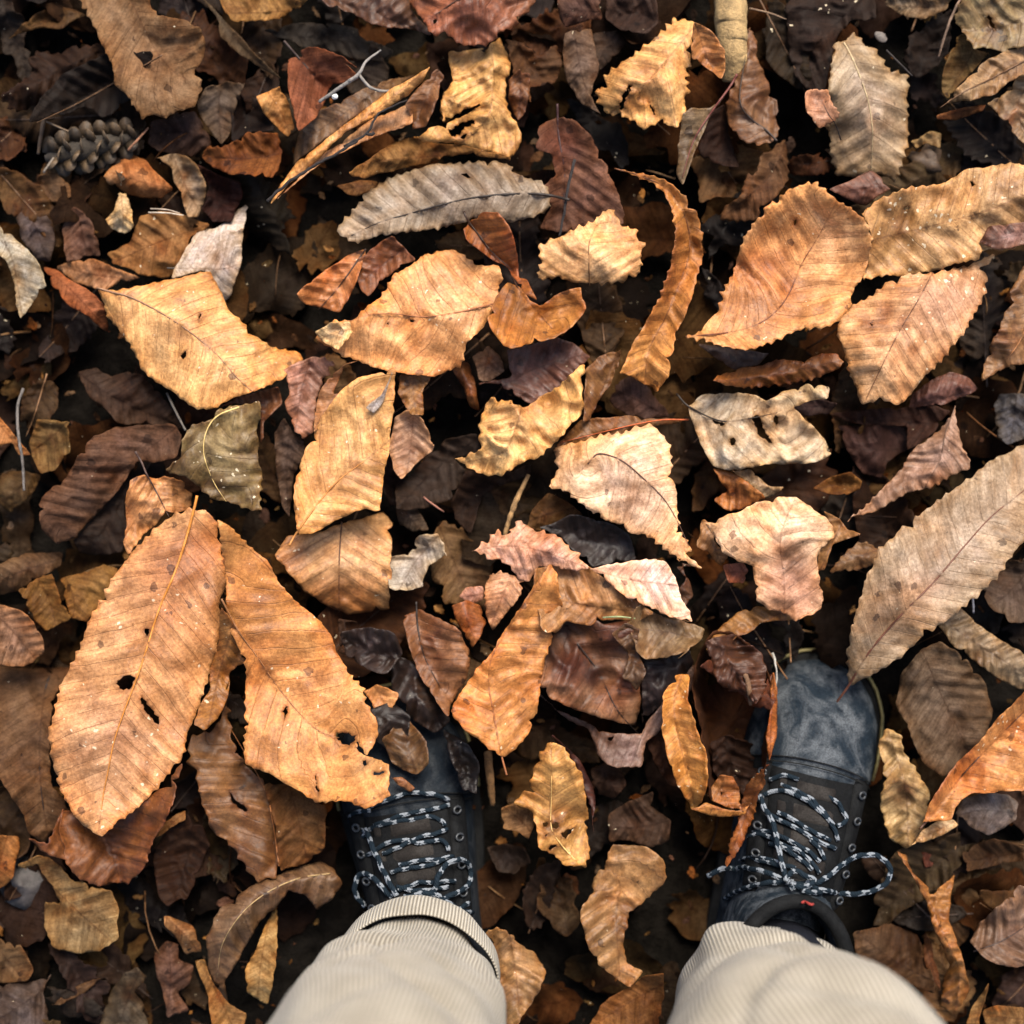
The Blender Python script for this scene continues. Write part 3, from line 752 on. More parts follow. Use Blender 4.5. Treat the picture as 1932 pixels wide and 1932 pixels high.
("D:890,745 980,660 985,580 1030,500 1100,480 1170,420 1290,390 1400,365 1405,460 1380,520 1400,600 1390,680 1410,760 1405,880 1410,950 1360,960 1270,920 1200,910 1140,900 1080,830 1010,780", "D:1290,400 1170,450 1110,540 1100,660 1150,800 1220,910", (146,120,70), 9.8, dict(teeth=2, rr=.7, rcol=(225,190,120), vein=38, fold=-.2, speck=.7, stain_shading=[(430,830,45,(1.25,1.25,1.3))]),
 "small olive translucent leaf with cream midrib above the largest leaf"),
("D:200,930 250,860 370,760 420,650 500,560 620,510 740,500 930,490 980,560 960,670 830,700 740,690 640,840 560,940 450,1050 390,1110 310,1140 220,1060", "D:960,500 740,690 560,940 390,1115", (116,84,62), 6, dict(teeth=0, vein=24, cor=2, rib=0, fold=.15),
 "smooth dark taupe leaf with parallel veins, left of the olive leaf"),
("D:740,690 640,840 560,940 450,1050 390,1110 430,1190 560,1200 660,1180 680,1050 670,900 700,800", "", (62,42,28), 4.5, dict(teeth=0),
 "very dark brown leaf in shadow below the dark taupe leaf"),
("D:420,210 520,190 600,240 700,200 760,230 870,330 960,450 980,520 850,500 640,490 560,400 480,350", "D:370,130 430,220 640,360 960,500", (88,64,46), 4.8, dict(teeth=0, rib=0),
 "dim dark-brown leaf below the big golden leaf"),
("D:-60,400 0,460 60,530 110,590 170,660 100,660 60,600 -60,600", "", (184,128,76), 6.2, dict(teeth=0),
 "small orange-tan leaf tip at the left edge"),
("D:160,600 200,460 290,470 380,480 370,560 380,650 290,740 220,760 180,680", "D:360,480 280,560 170,640", (136,104,58), 5.2, dict(teeth=0, rib=0),
 "olive-ochre leaf beside the thin grey stem, left"),
("D:0,760 120,740 220,770 180,860 60,980 -20,900", "", (116,90,52), 4.3, dict(teeth=0),
 "olive-brown leaf at the left edge beneath the ochre leaf"),
("D:-60,1270 120,1190 340,1180 330,1260 230,1310 100,1390 -60,1430", "", (116,86,56), 5, dict(teeth=0),
 "soft grey-brown leaf at the left edge above the striped leaf"),
("D:100,1380 230,1310 280,1300 320,1420 380,1540 250,1610 160,1510", "", (136,96,46), 5.5, dict(teeth=1, fold=.3),
 "ochre leaf half in shade left of the largest leaf"),
("D:330,1320 470,1290 560,1250 640,1270 600,1390 520,1500 470,1560 380,1540 340,1430", "D:350,1310 400,1440 390,1550", (140,98,46), 5.7, dict(teeth=1, rib=0),
 "golden-brown leaf touching the largest leaf's left edge"),
("D:-60,1450 0,1470 100,1490 190,1560 230,1650 240,1720 180,1780 100,1800 -60,1780", "D:-60,1480 60,1600 200,1770", (158,118,86), 6.6, dict(teeth=0, vein=26, cor=3, rib=0),
 "pinkish striped leaf at the left edge"),
("555,950 553,930 565,880 585,830 610,780 640,740 680,710 745,695 745,740 740,800 730,870 720,930 718,962 705,962 690,960 670,965 630,985 590,1005 562,1010", "545,1030 560,1005 600,950 640,905 690,868 742,825", (224,168,98), 9.4, dict(fold=.12, teeth=1, rr=.9, rcol=(190,125,60), vein=30, cor=1.5, crum=2.5, speck=.5, tilt=(.03,-.05), stain_shading=[(590,940,70,(.88,.76,.62)),(690,740,50,(1.0,.98,.98))]),
 "smooth golden leaf with straight-cut right side below the central tan leaf"),
("690,770 700,760 720,745 742,700 748,690 735,720 722,760 705,780", "", (170,160,150), 10.3, dict(teeth=0, crum=1),
 "tiny grey leaf scrap stuck on the straight-cut golden leaf"),
("D:1520,200 1600,160 1700,130 1800,150 1760,240 1710,330 1700,430 1690,530 1640,570 1590,530 1560,460 1530,370 1560,340 1540,290", "", (182,132,106), 7.6, dict(teeth=5, per=26),
 "spiny-edged pinkish leaf left of the straight-cut golden leaf"),
("D:1700,430 1720,320 1780,230 1860,170 1932,150 E:60,180 0,330 D:1900,330 1760,480 1690,540", "", (176,122,74), 7.8, dict(teeth=0),
 "tan leaf between spiny pinkish leaf and straight-cut golden leaf"),
("D:1480,540 1530,460 1590,540 1640,580 1640,650 1580,800 1560,1000 1520,930 1490,740", "", (104,82,66), 6.4, dict(teeth=0),
 "grey-brown vertical leaf under the spiny pinkish leaf"),
("D:1180,400 1290,340 1500,290 1520,380 1420,480 1420,560 1400,600 1400,380 1290,390", "", (140,88,50), 7, dict(teeth=0),
 "rusty leaf between big golden leaf and olive translucent leaf"),
("520,1045 540,1010 600,1005 650,985 720,965 742,990 738,1060 735,1130 735,1150 700,1155 660,1160 610,1140 570,1110 540,1080", "645,985 640,1060 640,1155", (208,156,98), 7.6, dict(teeth=0, fold=-.08, rr=.7, rcol=(90,56,34), roll=(1.57,-1.3), speck=.5, bumps=[(640,1060,90,.5)], stain_shading=[(650,1145,60,(.62,.46,.3)),(545,1050,35,(.75,.6,.5))]),  # dark patch paints shade onto the fold turning down
 "humped tan leaf with dark lower fold below the straight-cut leaf"),
("E:310,1200 380,1190 450,1170 440,1110 500,1080 560,1080 600,1140 620,1210 560,1220 500,1280 480,1340 490,1370 430,1390 300,1370", "", (172,156,130), 6.8, dict(teeth=0, crum=6, rag=2.2),
 "ragged grey-cream leaf fragment right of the humped tan leaf"),
# ---- centre
("E:350,330 420,440 490,445 490,370 490,300 540,230 440,225 360,225", "", (166,114,56), 8.4, dict(teeth=1),
 "amber leaf tip poking down from under the central tan leaf"),
("E:340,450 400,410 470,450 560,600 540,640 450,700 370,790 330,740 300,620", "", (198,152,112), 7.2, dict(teeth=0),
 "small soft peach leaf right of the straight-cut golden leaf"),
("E:940,90 1050,70 1200,20 1300,60 1390,130 1330,180 1280,240 1180,330 1080,390 1000,350 860,270 780,280 870,250 960,240", "E:900,300 1100,190 1380,110", (126,86,70), 7, dict(teeth=0, vein=24, cor=2.2, rib=0),
 "ribbed mauve-brown leaf below the amber boat leaf"),
("E:750,130 840,70 900,120 930,200 850,260 790,260 770,180", "", (150,116,90), 6.6, dict(teeth=0),
 "little grey-pink leaf bit below the central tan leaf's right end"),
("E:640,190 700,150 740,170 770,270 790,420 740,400 700,290 650,210", "", (156,96,44), 7.4, dict(teeth=0, fold=-.6),
 "thin amber curled leaf hanging off the central tan leaf"),
("E:650,680 700,660 800,640 790,560 800,450 850,350 890,370 960,370 1020,400 1060,400 1150,330 1230,270 1290,210 1360,170 1350,250 1350,400 1320,470 1270,510 1200,600 1080,670 960,740 870,765 770,760 720,730", "E:1020,400 990,500 920,640 720,700", (226,178,110), 9.6, dict(teeth=1.5, rag=2, crum=9, rib=0, fold=-.2, bumps=[(935,810,30,.9),(1030,760,30,-.6),(1000,800,24,.8)], stain_shading=[(1060,735,50,(.86,.74,.55))]),
 "bright crumpled straw-coloured leaf at the very centre"),
("E:1200,620 1330,470 1440,460 1600,445 1720,460 1840,465 1910,470 1840,490 1700,510 1600,560 1480,600 1350,610", "E:1920,468 1700,480 1230,590", (156,106,54), 8, dict(teeth=0, rr=.7, rcol=(190,90,40)),
 "brown-gold leaf with a red stalk tip behind the cream folded leaf"),
("E:1350,480 1360,280 1370,190 1430,130 1560,80 1540,180 1490,290 1420,380 1390,460", "E:1400,440 1530,110", (150,102,52), 7.6, dict(teeth=0, fold=.5, rib=0),
 "folded brown leaf between crumpled straw leaf and hook-shaped leaf"),
("E:1490,360 1520,270 1600,230 1700,290 1790,410 1810,450 1700,470 1600,450 1520,400", "", (108,78,64), 6, dict(teeth=0),
 "mauve-brown leaf under the foot of the hook-shaped leaf"),
("E:1190,620 1300,590 1420,560 1560,540 1640,510 1720,490 1790,560 1820,620 1830,750 1850,900 1870,1050 1932,1180 F:100,1190 200,1270 150,1260 60,1210 E:1880,1230 1800,1180 1740,1130 1690,1090 1600,1080 1520,1030 1470,1020 1430,970 1390,960 1350,930 1290,880 1240,850 1180,830 1160,830 1210,740",
 "E:1375,705 1410,665 1450,652 1560,690 1680,790 1780,890 1850,1000 1920,1150", (230,188,142), 10.2, dict(fold=-.2, tilt=(-.02,-.12), teeth=2.5, rr=.65, rcol=(90,56,40), vein=27, cor=1.4, crum=2.5, speck=.3, stain_shading=[(1090,835,50,(.96,.82,.6)),(1200,930,80,(1.04,1.08,1.16))]),
 "pale cream folded leaf with fine dark midrib right of centre"),
("E:1110,1050 1200,1020 1290,980 1420,1000 1520,1040 1600,1090 1640,1220 1520,1250 1390,1260 1310,1180 1240,1110", "", (70,56,50), 7, dict(teeth=0, curl=2),
 "blackish leaf beneath the pale cream folded leaf"),
("E:1070,960 1160,860 1250,900 1350,980 1290,1000 1200,1030 1110,1070 1040,1050", "", (120,84,44), 6.2, dict(teeth=0),
 "brown leaf in the hollow below the cream folded leaf's left edge"),
("E:745,1180 780,1160 850,1110 890,1055 910,1090 970,1080 980,1015 1030,1030 1080,1060 1150,1070 1230,1110 1260,1150 1310,1180 1380,1270 1310,1280 1240,1270 1170,1250 1100,1300 1060,1340 1000,1330 970,1280 900,1220 830,1225 820,1185", "E:745,1182 900,1150 1100,1170 1370,1265", (222,170,136), 9.6, dict(teeth=4, per=28, rib=0, crum=3, bumps=[(1010,1030,40,.5)]),
 "pink spiny-edged leaf arching over the centre cluster"),
("E:820,1360 850,1280 920,1290 980,1310 1040,1330 1020,1400 980,1460 920,1530 860,1610 830,1530 820,1460", "", (208,152,106), 8.6, dict(teeth=4, per=18, vein=20, cor=1.6),
 "small toothed peach leaf below the pink spiny leaf"),
("E:1390,1270 1480,1250 1600,1230 1720,1220 1800,1240 1850,1330 1880,1420 1920,1500 1940,1560 1830,1540 1700,1480 1590,1430 1500,1360", "E:1390,1272 1600,1330 1850,1360", (232,194,168), 9.6, dict(teeth=1, rr=.35, rcol=(190,150,120), crum=2, tilt=(0,-.12)),
 "smooth pale pink three-cornered leaf above the dark mottled leaf"),
("E:1090,1270 1240,1240 1390,1262 1490,1345 1620,1440 1730,1510 1640,1560 1500,1545 1380,1575 1260,1560 1200,1620 1130,1600 1080,1430", "", (182,130,76), 8.6, dict(teeth=0, crum=5, speck=1.0),
 "rotting brown leaf strewn with yellow crumbs at the cluster's middle"),
("1010,1200 1040,1140 1090,1150 1140,1180 1190,1170 1205,1210 1205,1270 1210,1330 1200,1370 1180,1365 1130,1355 1090,1340 1040,1320 1015,1290", "1090,1215 1130,1270 1165,1340 1215,1395", (156,112,76), 8.4, dict(teeth=0, rr=.8, rcol=(46,32,26), k=1.0, crum=8, fold=.08, blotch=14, stain_shading=[(1050,1165,36,(.22,.22,.24)),(1165,1195,44,(.42,.26,.22)),(1040,1310,30,(1.1,1.2,1.5)),(1110,1190,24,(1.0,.95,.8)),(1150,1325,30,(1.1,.95,.8)),(1075,1255,46,(.40,.25,.20)),(1190,1285,30,(.62,.36,.24)),(1120,1275,22,(.30,.22,.22)),(1030,1230,22,(.35,.3,.3))]),
 "wet dark red-brown mottled leaf in the lower centre"),
("1005,1300 1050,1340 1100,1362 1150,1380 1200,1385 1250,1330 1310,1250 1312,1290 1260,1360 1220,1400 1210,1445 1160,1450 1130,1430 1110,1380 1060,1350", "", (150,118,102), 7.4, dict(teeth=1, crum=3, holes=[sheet("I:650,400 690,370 690,385 660,412")]),
 "mauve-grey leaf skirting the wet mottled leaf from below"),
("E:1590,1560 1640,1470 1700,1490 1830,1540 1932,1560 F:60,1540 150,1570 210,1600 200,1640 150,1700 60,1760 E:1900,1720 1800,1750 1690,1760 1640,1720", "", (158,126,84), 8.6, dict(teeth=0, crum=5, speck=.3, k=.95),
 "olive-tan mottled leaf with dark spots right of the wet red-brown leaf"),
("1190,1230 1240,1245 1300,1225 1310,1250 1250,1330 1210,1370 1212,1290", "", (74,54,48), 7, dict(teeth=0),
 "dark mauve leaf wedged between the two mottled leaves"),
("850,1340 880,1290 920,1240 960,1180 1010,1100 1040,1065 1050,1080 1055,1120 1060,1140 1030,1160 1045,1200 1028,1250 1018,1290 1015,1340 1000,1380 975,1410 950,1430 920,1410 880,1380 855,1355", "956,1462 945,1420 932,1350 922,1290 928,1240 960,1185 1010,1110", (210,142,72), 10, dict(fold=-.15, teeth=1.5, rr=.8, rcol=(150,90,50), vein=30, crum=5, speck=.6, tilt=(.06,-.05), stain_shading=[(990,1230,50,(1.1,1.15,1.25)),(880,1340,40,(.9,.75,.6))]),
 "glossy amber teardrop leaf with stalk pointing down, lower centre"),
("758,1160 790,1150 830,1168 870,1190 890,1240 880,1280 850,1330 846,1352 815,1312 785,1262 768,1202", "E:450,1450 460,1600 500,1760 580,1910", (160,106,62), 8, dict(teeth=0, rr=.8, rcol=(40,28,20), fold=.4, roll=(0,-.6)),
 "folded brown leaf with dark crease left of the amber teardrop"),
("E:640,1470 720,1440 800,1470 830,1560 800,1630 750,1700 700,1620 660,1540", "", (188,114,58), 8.6, dict(teeth=0, fold=-.4),
 "small rusty orange leaf beside the toothed peach leaf"),
("E:680,1420 720,1370 810,1365 815,1440 740,1465", "", (196,140,112), 8.2, dict(teeth=0, crum=2),
 "pinkish leaf chip left of the toothed peach leaf"),
("E:340,830 430,760 530,640 600,580 780,540 800,640 650,680 720,740 640,900 500,940 400,960 340,950", "", (76,58,44), 4.8, dict(teeth=0),
 "dim grey-brown leaf left of the crumpled straw leaf"),
("E:640,900 720,740 870,770 1070,700 1060,760 900,830 800,880 770,1000 740,1080 660,1010", "", (72,50,34), 4.4, dict(teeth=0),
 "dark brown leaf just below the crumpled straw leaf"),
("E:340,950 420,900 470,960 520,1060 440,1080 360,1040", "", (112,92,72), 5.2, dict(teeth=0),
 "dull grey leaf peak right of the humped tan leaf's top"),
# ---- right middle
("F:250,255 380,190 500,180 600,150 740,140 830,120 920,108 965,160 920,200 800,250 640,280 460,300 330,290", "F:250,262 500,240 940,150", (164,100,40), 8.4, dict(teeth=2, rib=0, fold=-.3, tilt=(0,-.25)),
 "narrow rusty-orange leaf below the bright orange leaf"),
("F:170,60 300,70 480,100 560,110 500,170 370,200 280,150", "", (112,84,66), 6.8, dict(teeth=0),
 "dim grey-brown leaf between bright orange leaf and rusty leaf"),
("F:130,390 200,330 330,325 480,335 540,370 640,310 760,280 890,280 880,350 780,370 690,400 740,450 820,530 890,610 900,650 850,690 740,710 600,705 460,720 350,740 250,720 200,610 150,500 130,440", "F:60,330 130,400 300,475 460,460 600,430", (204,184,150), 8.6, dict(teeth=0, rr=.8, rcol=(50,38,28), crum=8, vein=26, speck=.4, stain_shading=[(1520,745,60,(.85,.75,.6))], holes=[sheet("F:460,460 500,440 520,500 575,590 560,600 500,540"), sheet("F:590,440 606,450 602,520 585,470"), sheet("F:250,470 330,490 300,500 260,490"), sheet("F:345,580 380,560 375,610 350,600")]),
 "crumpled whitish-grey curled leaf with dark slits, right of centre"),
("F:640,400 700,370 800,350 930,380 880,440 760,450", "", (74,50,42), 6.6, dict(teeth=0),
 "dark mauve leaf behind the crumpled whitish leaf"),
("F:250,730 340,740 420,790 500,850 540,890 470,930 380,960 330,960 260,900 330,850 290,790", "F:250,730 400,810 540,900", (190,124,62), 7.8, dict(teeth=1, rib=0, fold=-.3),
 "amber leaf pushed up below the crumpled whitish leaf"),
("F:350,740 460,735 560,830 640,830 600,870 540,895 440,810", "", (186,156,116), 7, dict(teeth=0),
 "blurry beige leaf right of the amber pushed-up leaf"),
("F:790,840 880,780 1000,750 1060,800 1050,840 980,880 890,870", "F:1050,880 930,820 800,850", (146,100,48), 6.2, dict(teeth=0, rib=0),
 "small ochre leaf lying above the bent cream leaf"),
("F:920,500 1080,500 1300,480 1330,600 1200,700 1160,780 1060,760 980,640", "", (92,60,48), 5.2, dict(teeth=0),
 "dark maroon leaf right of the crumpled whitish leaf"),
("F:970,1025 1060,950 1150,860 1240,770 1280,720 1300,680 1350,620 1390,590 1470,530 1540,440 1562,395 1570,490 1590,570 1610,620 1640,700 1640,730 1560,760 1440,830 1300,860 1150,950", "F:1562,395 1510,540 1480,680 1410,810", (176,136,106), 8, dict(teeth=2.5, vein=24, cor=1.8, rr=.45, rcol=(110,80,60), fold=-.25),
 "pinkish-tan triangular leaf with sharp tip above the long grey leaf"),
("F:200,1020 260,1010 400,960 500,910 600,880 700,880 760,920 850,980 900,1040 910,1100 840,1160 820,1200 830,1350 850,1400 840,1490 740,1540 700,1555 640,1510 560,1500 490,1440 480,1350 470,1250 400,1230 310,1190 260,1100", "F:640,1540 640,1350 620,1100 700,890", (228,190,148), 9.8, dict(teeth=1, rib=0, crum=4.5, speck=.5, vein=34, bumps=[(1480,1000,60,.7)], stain_shading=[(1500,1120,75,(.76,.58,.52)),(1490,1055,35,(.6,.58,.55))]),
 "bent cream leaf with pinkish lower half and bruise, right of centre"),
("F:850,960 930,1000 980,1050 1055,1085 980,1110 900,1140 860,1280 820,1285 830,1170 910,1080", "", (170,122,70), 8.4, dict(teeth=0, fold=.3),
 "golden-brown leaf tail right of the bent cream leaf"),
("F:170,1150 200,1005 270,1060 260,1120 340,1200 300,1260 220,1180", "", (186,136,84), 8.4, dict(teeth=2, rag=2.2, crum=6),
 "ragged ochre leaf scrap left of the bent cream leaf"),
("F:310,1250 420,1240 445,1280 420,1350 340,1350", "", (180,110,78), 7.8, dict(teeth=1),
 "small salmon-red leaf bit under the bent cream leaf"),
("F:880,1290 960,1190 1035,1135 1080,1125 1150,1165 1230,1160 1190,1210 1100,1260 1000,1290", "", (150,110,68), 7, dict(teeth=4, per=24),
 "dim brown thorny leaf left of the long grey leaf"),
("1600,1296 1600,1240 1605,1180 1625,1130 1630,1100 1650,1060 1665,1030 1690,1010 1715,985 1740,965 1765,950 1790,930 1830,900 1870,870 1932,838 2010,815 2020,900 1980,960 1932,1020 1900,1060 1880,1090 1850,1120 1800,1160 1760,1190 1720,1220 1690,1245 1650,1270 1620,1285",
 "1558,1352 1600,1295 1640,1230 1700,1160 1760,1100 1820,1030 1870,975 1932,925 2010,860", (178,150,114), 10.4, dict(fold=.14, tilt=(-.02,-.08), teeth=3, per=26, rr=1.0, rcol=(105,62,44), vein=31, cor=1.3, crum=3, speck=.3, stain_shading=[(1690,1140,60,(1.08,1.0,.95))]),
 "long grey-tan leaf with toothed edge and straight stalk over the right boot"),
("F:1690,1350 1780,1250 1932,1210 2020,1210 2020,1560 1850,1560 1750,1480 1710,1420", "F:2000,1230 1850,1400 1740,1480", (112,90,70), 5.8, dict(teeth=0, rib=0),
 "dull grey-brown leaf at the right edge under the long grey leaf"),
("F:1460,1560 1590,1480 1650,1540 1780,1640 2010,1780 2010,1960 1800,1870 1640,1750 1540,1680", "F:1480,1540 1700,1690 2000,1880", (160,134,96), 6.8, dict(teeth=0, vein=22, cor=2.5, rib=0),
 "striped beige leaf right of the long grey leaf's stalk end"),
("1690,1330 1700,1270 1740,1225 1775,1210 1820,1240 1860,1290 1875,1345 1860,1390 1820,1440 1780,1465 1740,1440 1720,1390", "1735,1215 1780,1320 1835,1430", (124,100,74), 6.2, dict(teeth=0, vein=24, cor=2, rib=0),
 "grey-brown veined leaf beside the right boot's toe"),
("F:1440,250 1540,210 1620,230 1700,300 1600,350 1480,390 1310,410 1330,330", "F:1310,410 1500,350 1700,300", (138,92,76), 7.2, dict(teeth=0, vein=20, cor=2.4, rib=0),
 "purplish ribbed leaf below the cream-and-mauve leaf"),
("F:880,440 1000,420 1300,400 1440,390 1540,420 1460,520 1380,590 1300,640 1310,500 1080,500", "", (84,52,36), 5.6, dict(teeth=0),
 "dark rust-brown leaf behind the pinkish-tan triangular leaf"),
("F:220,1700 240,1650 300,1580 390,1500 500,1470 600,1490 700,1530 700,1552 600,1550 520,1560 450,1610 380,1640 300,1730 290,1830 250,1770", "", (176,122,58), 8.8, dict(teeth=0, fold=-.5, speck=.5),
 "amber arching leaf rim between mottled leaf and right boot"),
("I:945,350 955,150 1015,50 1090,50 1085,200 1140,350 1185,470 1195,600 1165,740 1112,780 1035,650 975,490", "I:1050,60 1010,220 1050,450 1125,760", (214,148,70), 9.4, dict(teeth=0, fold=.7, rib=0, crum=3, speck=.8),
 "bright amber strip forming the left wall of the curled loop leaf"),
("I:1100,775 1180,735 1270,770 1350,785 1420,750 1400,800 1280,820 1200,805", "", (188,124,56), 8.8, dict(teeth=0, fold=-.5),
 "amber rim leaf closing the bottom of the curled loop"),
("I:1190,690 1260,590 1330,600 1360,660 1378,780 1290,760 1220,725", "", (176,116,60), 7.8, dict(teeth=0, crum=6, holes=[sheet("I:1255,680 1275,675 1270,705")]),
 "small brown leaf with a round hole inside the curled loop"),
("J:580,30 605,150 602,260 600,380 560,520 545,450 538,380 565,260 560,120", "", (186,108,42), 9.2, dict(teeth=0, fold=-.8),
 "thin orange upright leaf edge along the right boot's inner side"),
("J:560,530 545,560 540,640 500,690 480,800 450,870 420,950 370,1030 330,1085 318,1060 340,960 390,850 410,730 440,640 500,580", "J:560,530 470,720 325,1075", (156,92,38), 8.6, dict(teeth=2.5, fold=-.5, rib=0),
 "rust-orange jagged leaf tail leading down to the right boot's laces"),
("I:1150,10 1200,-40 1300,60 1440,150 1480,130 1540,40 1560,180 1530,240 1420,220 1320,110 1240,60", "", (122,62,28), 8.2, dict(teeth=1, fold=-.6),
 "red-brown curled leaf edge crossing above the loop's hollow"),
# ---- bottom left
("G:-60,-20 150,10 390,10 300,160 260,400 280,650 350,720 360,770 310,890 280,900 240,960 150,900 130,810 -60,520", "G:285,10 240,150 215,400 220,650 268,980", (120,86,54), 6.4, dict(teeth=0, rr=.9, rcol=(36,24,18), vein=34, cor=1.6, fold=.1),
 "dull brown leaf with dark midrib at the left edge beside the largest leaf"),
("G:150,930 260,960 300,860 340,760 400,800 540,860 700,780 820,700 900,620 985,520 930,740 870,860 810,980 780,1090 690,1180 650,1170 520,1190 420,1140 330,1050 220,1000", "G:520,860 580,950 655,1175", (146,86,36), 6.8, dict(teeth=1.5, rib=0, fold=.3, roll=(0,.5)),
 "reddish-brown leaf under the tip of the largest leaf"),
("G:1010,450 1040,380 1140,360 1220,200 1250,400 1320,540 1430,640 1470,800 1510,1080 1460,1150 1370,1150 1280,1010 1210,930 1130,880 1110,810 1080,700 1060,620 1030,530", "G:1505,1080 1470,840 1420,650 1250,350", (146,100,54), 7, dict(teeth=4, per=30, rr=.7, rcol=(150,90,40), vein=34, cor=1.8, fold=.2, holes=[sheet("G:1230,670 1260,720 1340,780 1330,790 1250,740")]),
 "jagged brown leaf hanging below the gap between the two large leaves"),
("G:1420,630 1560,640 1690,720 1760,760 1740,1000 1650,1060 1510,1110 1480,850", "", (124,84,44), 6.4, dict(teeth=1, vein=30, cor=2),
 "brown leaf under the second large leaf's tip, left of the left boot"),
("D:1190,1480 1250,1560 1310,1680 1325,1770 1240,1830 1220,1932 G:1240,60 1230,160 1190,260 1100,350 1040,320 1080,200 1130,130 D:1130,1900 1140,1780 1180,1650", "", (172,114,50), 8.4, dict(teeth=0, speck=.5, crum=4),
 "amber leaf sliver squeezed between the two large leaves"),
("G:-60,910 110,920 70,1150 -60,1260", "", (160,106,54), 5.6, dict(teeth=0),
 "orange-tan leaf at the left edge, lower down"),
("G:90,1080 200,1020 300,1060 380,1150 500,1190 600,1220 640,1310 630,1410 640,1470 520,1540 400,1550 290,1520 240,1420 240,1280 320,1280 280,1180 200,1090", "", (158,126,80), 6, dict(teeth=1, rib=0, bumps=[(150,1690,40,.8)]),
 "khaki folded leaf below the reddish-brown leaf, bottom left"),
("G:-60,1460 110,1490 180,1640 150,1700 -60,1720", "", (124,92,56), 4.6, dict(teeth=0),
 "dim tan leaf at the left edge near the bottom"),
("G:-60,1720 200,1700 280,1660 230,1760 280,1990 -60,1990", "", (104,88,78), 4.4, dict(teeth=0, crum=6),
 "grey-mauve leaf in the bottom left corner"),
("G:1110,1460 1170,1330 1280,1230 1430,1150 1600,1090 1730,1050 1790,1090 1850,1170 1790,1260 1710,1315 1650,1240 1560,1210 1500,1290 1400,1380 1330,1500 1280,1600 1210,1700 1230,1830 1180,1780 1120,1640", "G:1780,1120 1600,1150 1430,1230 1300,1340 1200,1500 1170,1680", (140,104,68), 7.6, dict(fold=-.5, teeth=0, rr=.7, rcol=(170,140,95), vein=26),
 "taupe sickle-shaped leaf curving left of the left trouser leg"),
("G:1430,1400 1490,1300 1495,1500 1470,1720 1440,1830 1330,1760 1320,1640 1380,1530", "", (184,144,86), 6.4, dict(teeth=1, fold=.3),
 "yellowish tan leaf inside the curve of the sickle-shaped leaf"),
("G:880,1350 920,1350 1040,1400 1100,1550 1000,1560 940,1450 890,1410", "", (172,126,80), 6.2, dict(teeth=0, fold=-.3),
 "small tan leaf left of the sickle-shaped leaf"),
("G:1050,1590 1100,1580 1140,1700 1240,1830 1330,1880 1300,1990 1150,1990 1120,1780", "", (160,118,66), 5.6, dict(teeth=0, fold=.3),
 "tan leaf below the sickle-shaped leaf at the bottom edge"),
("G:830,1560 900,1480 970,1500 960,1580 1040,1620 1020,1720 960,1760 1020,1860 900,1900 880,1760 850,1680", "G:900,1900 920,1700 910,1500", (122,88,68), 4.8, dict(teeth=0, rib=0),
 "lobed mauve-brown oak leaf near the bottom edge, left"),
("G:520,1990 570,1800 670,1660 740,1620 800,1680 720,1760 790,1850 800,1990", "", (104,88,66), 4.6, dict(teeth=0, fold=-.5),
 "tent-shaped grey-brown leaf at the bottom edge, left"),
("G:270,1830 420,1720 550,1680 460,1760 330,1830", "", (112,84,56), 4, dict(teeth=0),
 "brown leaf sliver beside the grey corner leaf"),
("G:820,1000 900,870 1000,800 1100,860 1130,960 1100,1030 1060,1180 1000,1260 970,1250 900,1300 850,1240", "", (74,44,22), 5, dict(teeth=0),
 "dark brown cupped leaf right of the reddish-brown leaf"),
("G:840,930 870,860 950,800 1000,780 1000,830 920,880", "", (162,114,66), 6.4, dict(teeth=0),
 "small amber leaf bit by the tip of the largest leaf"),
# ---- bottom middle
("H:580,140 650,100 700,120 770,150 740,250 690,280 650,270 620,190", "", (196,136,78), 7.6, dict(teeth=1, crum=5),
 "small curled ochre leaf right of the second large leaf"),
("H:680,400 760,310 820,290 930,420 930,530 870,590 790,560 730,520", "H:870,590 820,440 800,300", (136,100,58), 8, dict(teeth=0, rib=0),
 "tan-brown leaf lying over the left boot's toe"),
("H:720,600 790,600 860,660 830,685 760,640", "", (172,118,72), 8.2, dict(teeth=0, fold=-.4),
 "tiny rolled orange leaf on the left boot above the laces"),
("I:150,740 180,710 240,600 260,500 340,405 400,430 470,520 520,580 530,660 545,760 555,800 530,840 545,920 550,1020 530,1090 480,1080 420,1080 350,1010 280,980 280,900 260,850 250,790", "I:480,1050 400,960 350,870 350,700 350,430", (204,152,82), 8.6, dict(teeth=2, rr=.6, rcol=(225,180,110), crum=5, speck=.5, fold=-.12, bumps=[(1060,1500,40,.7)], holes=[sheet("I:300,845 325,838 332,875 312,868"), sheet("I:345,850 378,838 398,868 355,882"), sheet("I:400,905 480,870 470,885 435,930 410,925"), sheet("I:330,985 370,960 385,970 350,1000"), sheet("I:310,915 335,912 325,930")]),
 "ochre leaf with a cluster of rot holes between the boots"),
("I:90,880 80,770 150,740 250,790 260,850 230,940 160,890", "", (142,104,66), 6.6, dict(teeth=0),
 "dull tan leaf behind the ochre leaf with rot holes"),
("I:570,1180 600,1110 640,1060 680,970 800,965 900,1000 960,1040 980,1150 850,1270 760,1330 740,1500 760,1600 850,1650 780,1740 700,1690 610,1620 570,1550 500,1380 510,1300 580,1220", "I:640,1060 720,1180 700,1350 720,1690", (172,130,80), 7, dict(teeth=1, fold=.2, rib=0, cor=2, stain_shading=[(1190,1665,40,(1.35,1.4,1.4)),(1260,1720,60,(.6,.55,.5))]),
 "tall tan wrinkled leaf left of the right trouser leg"),
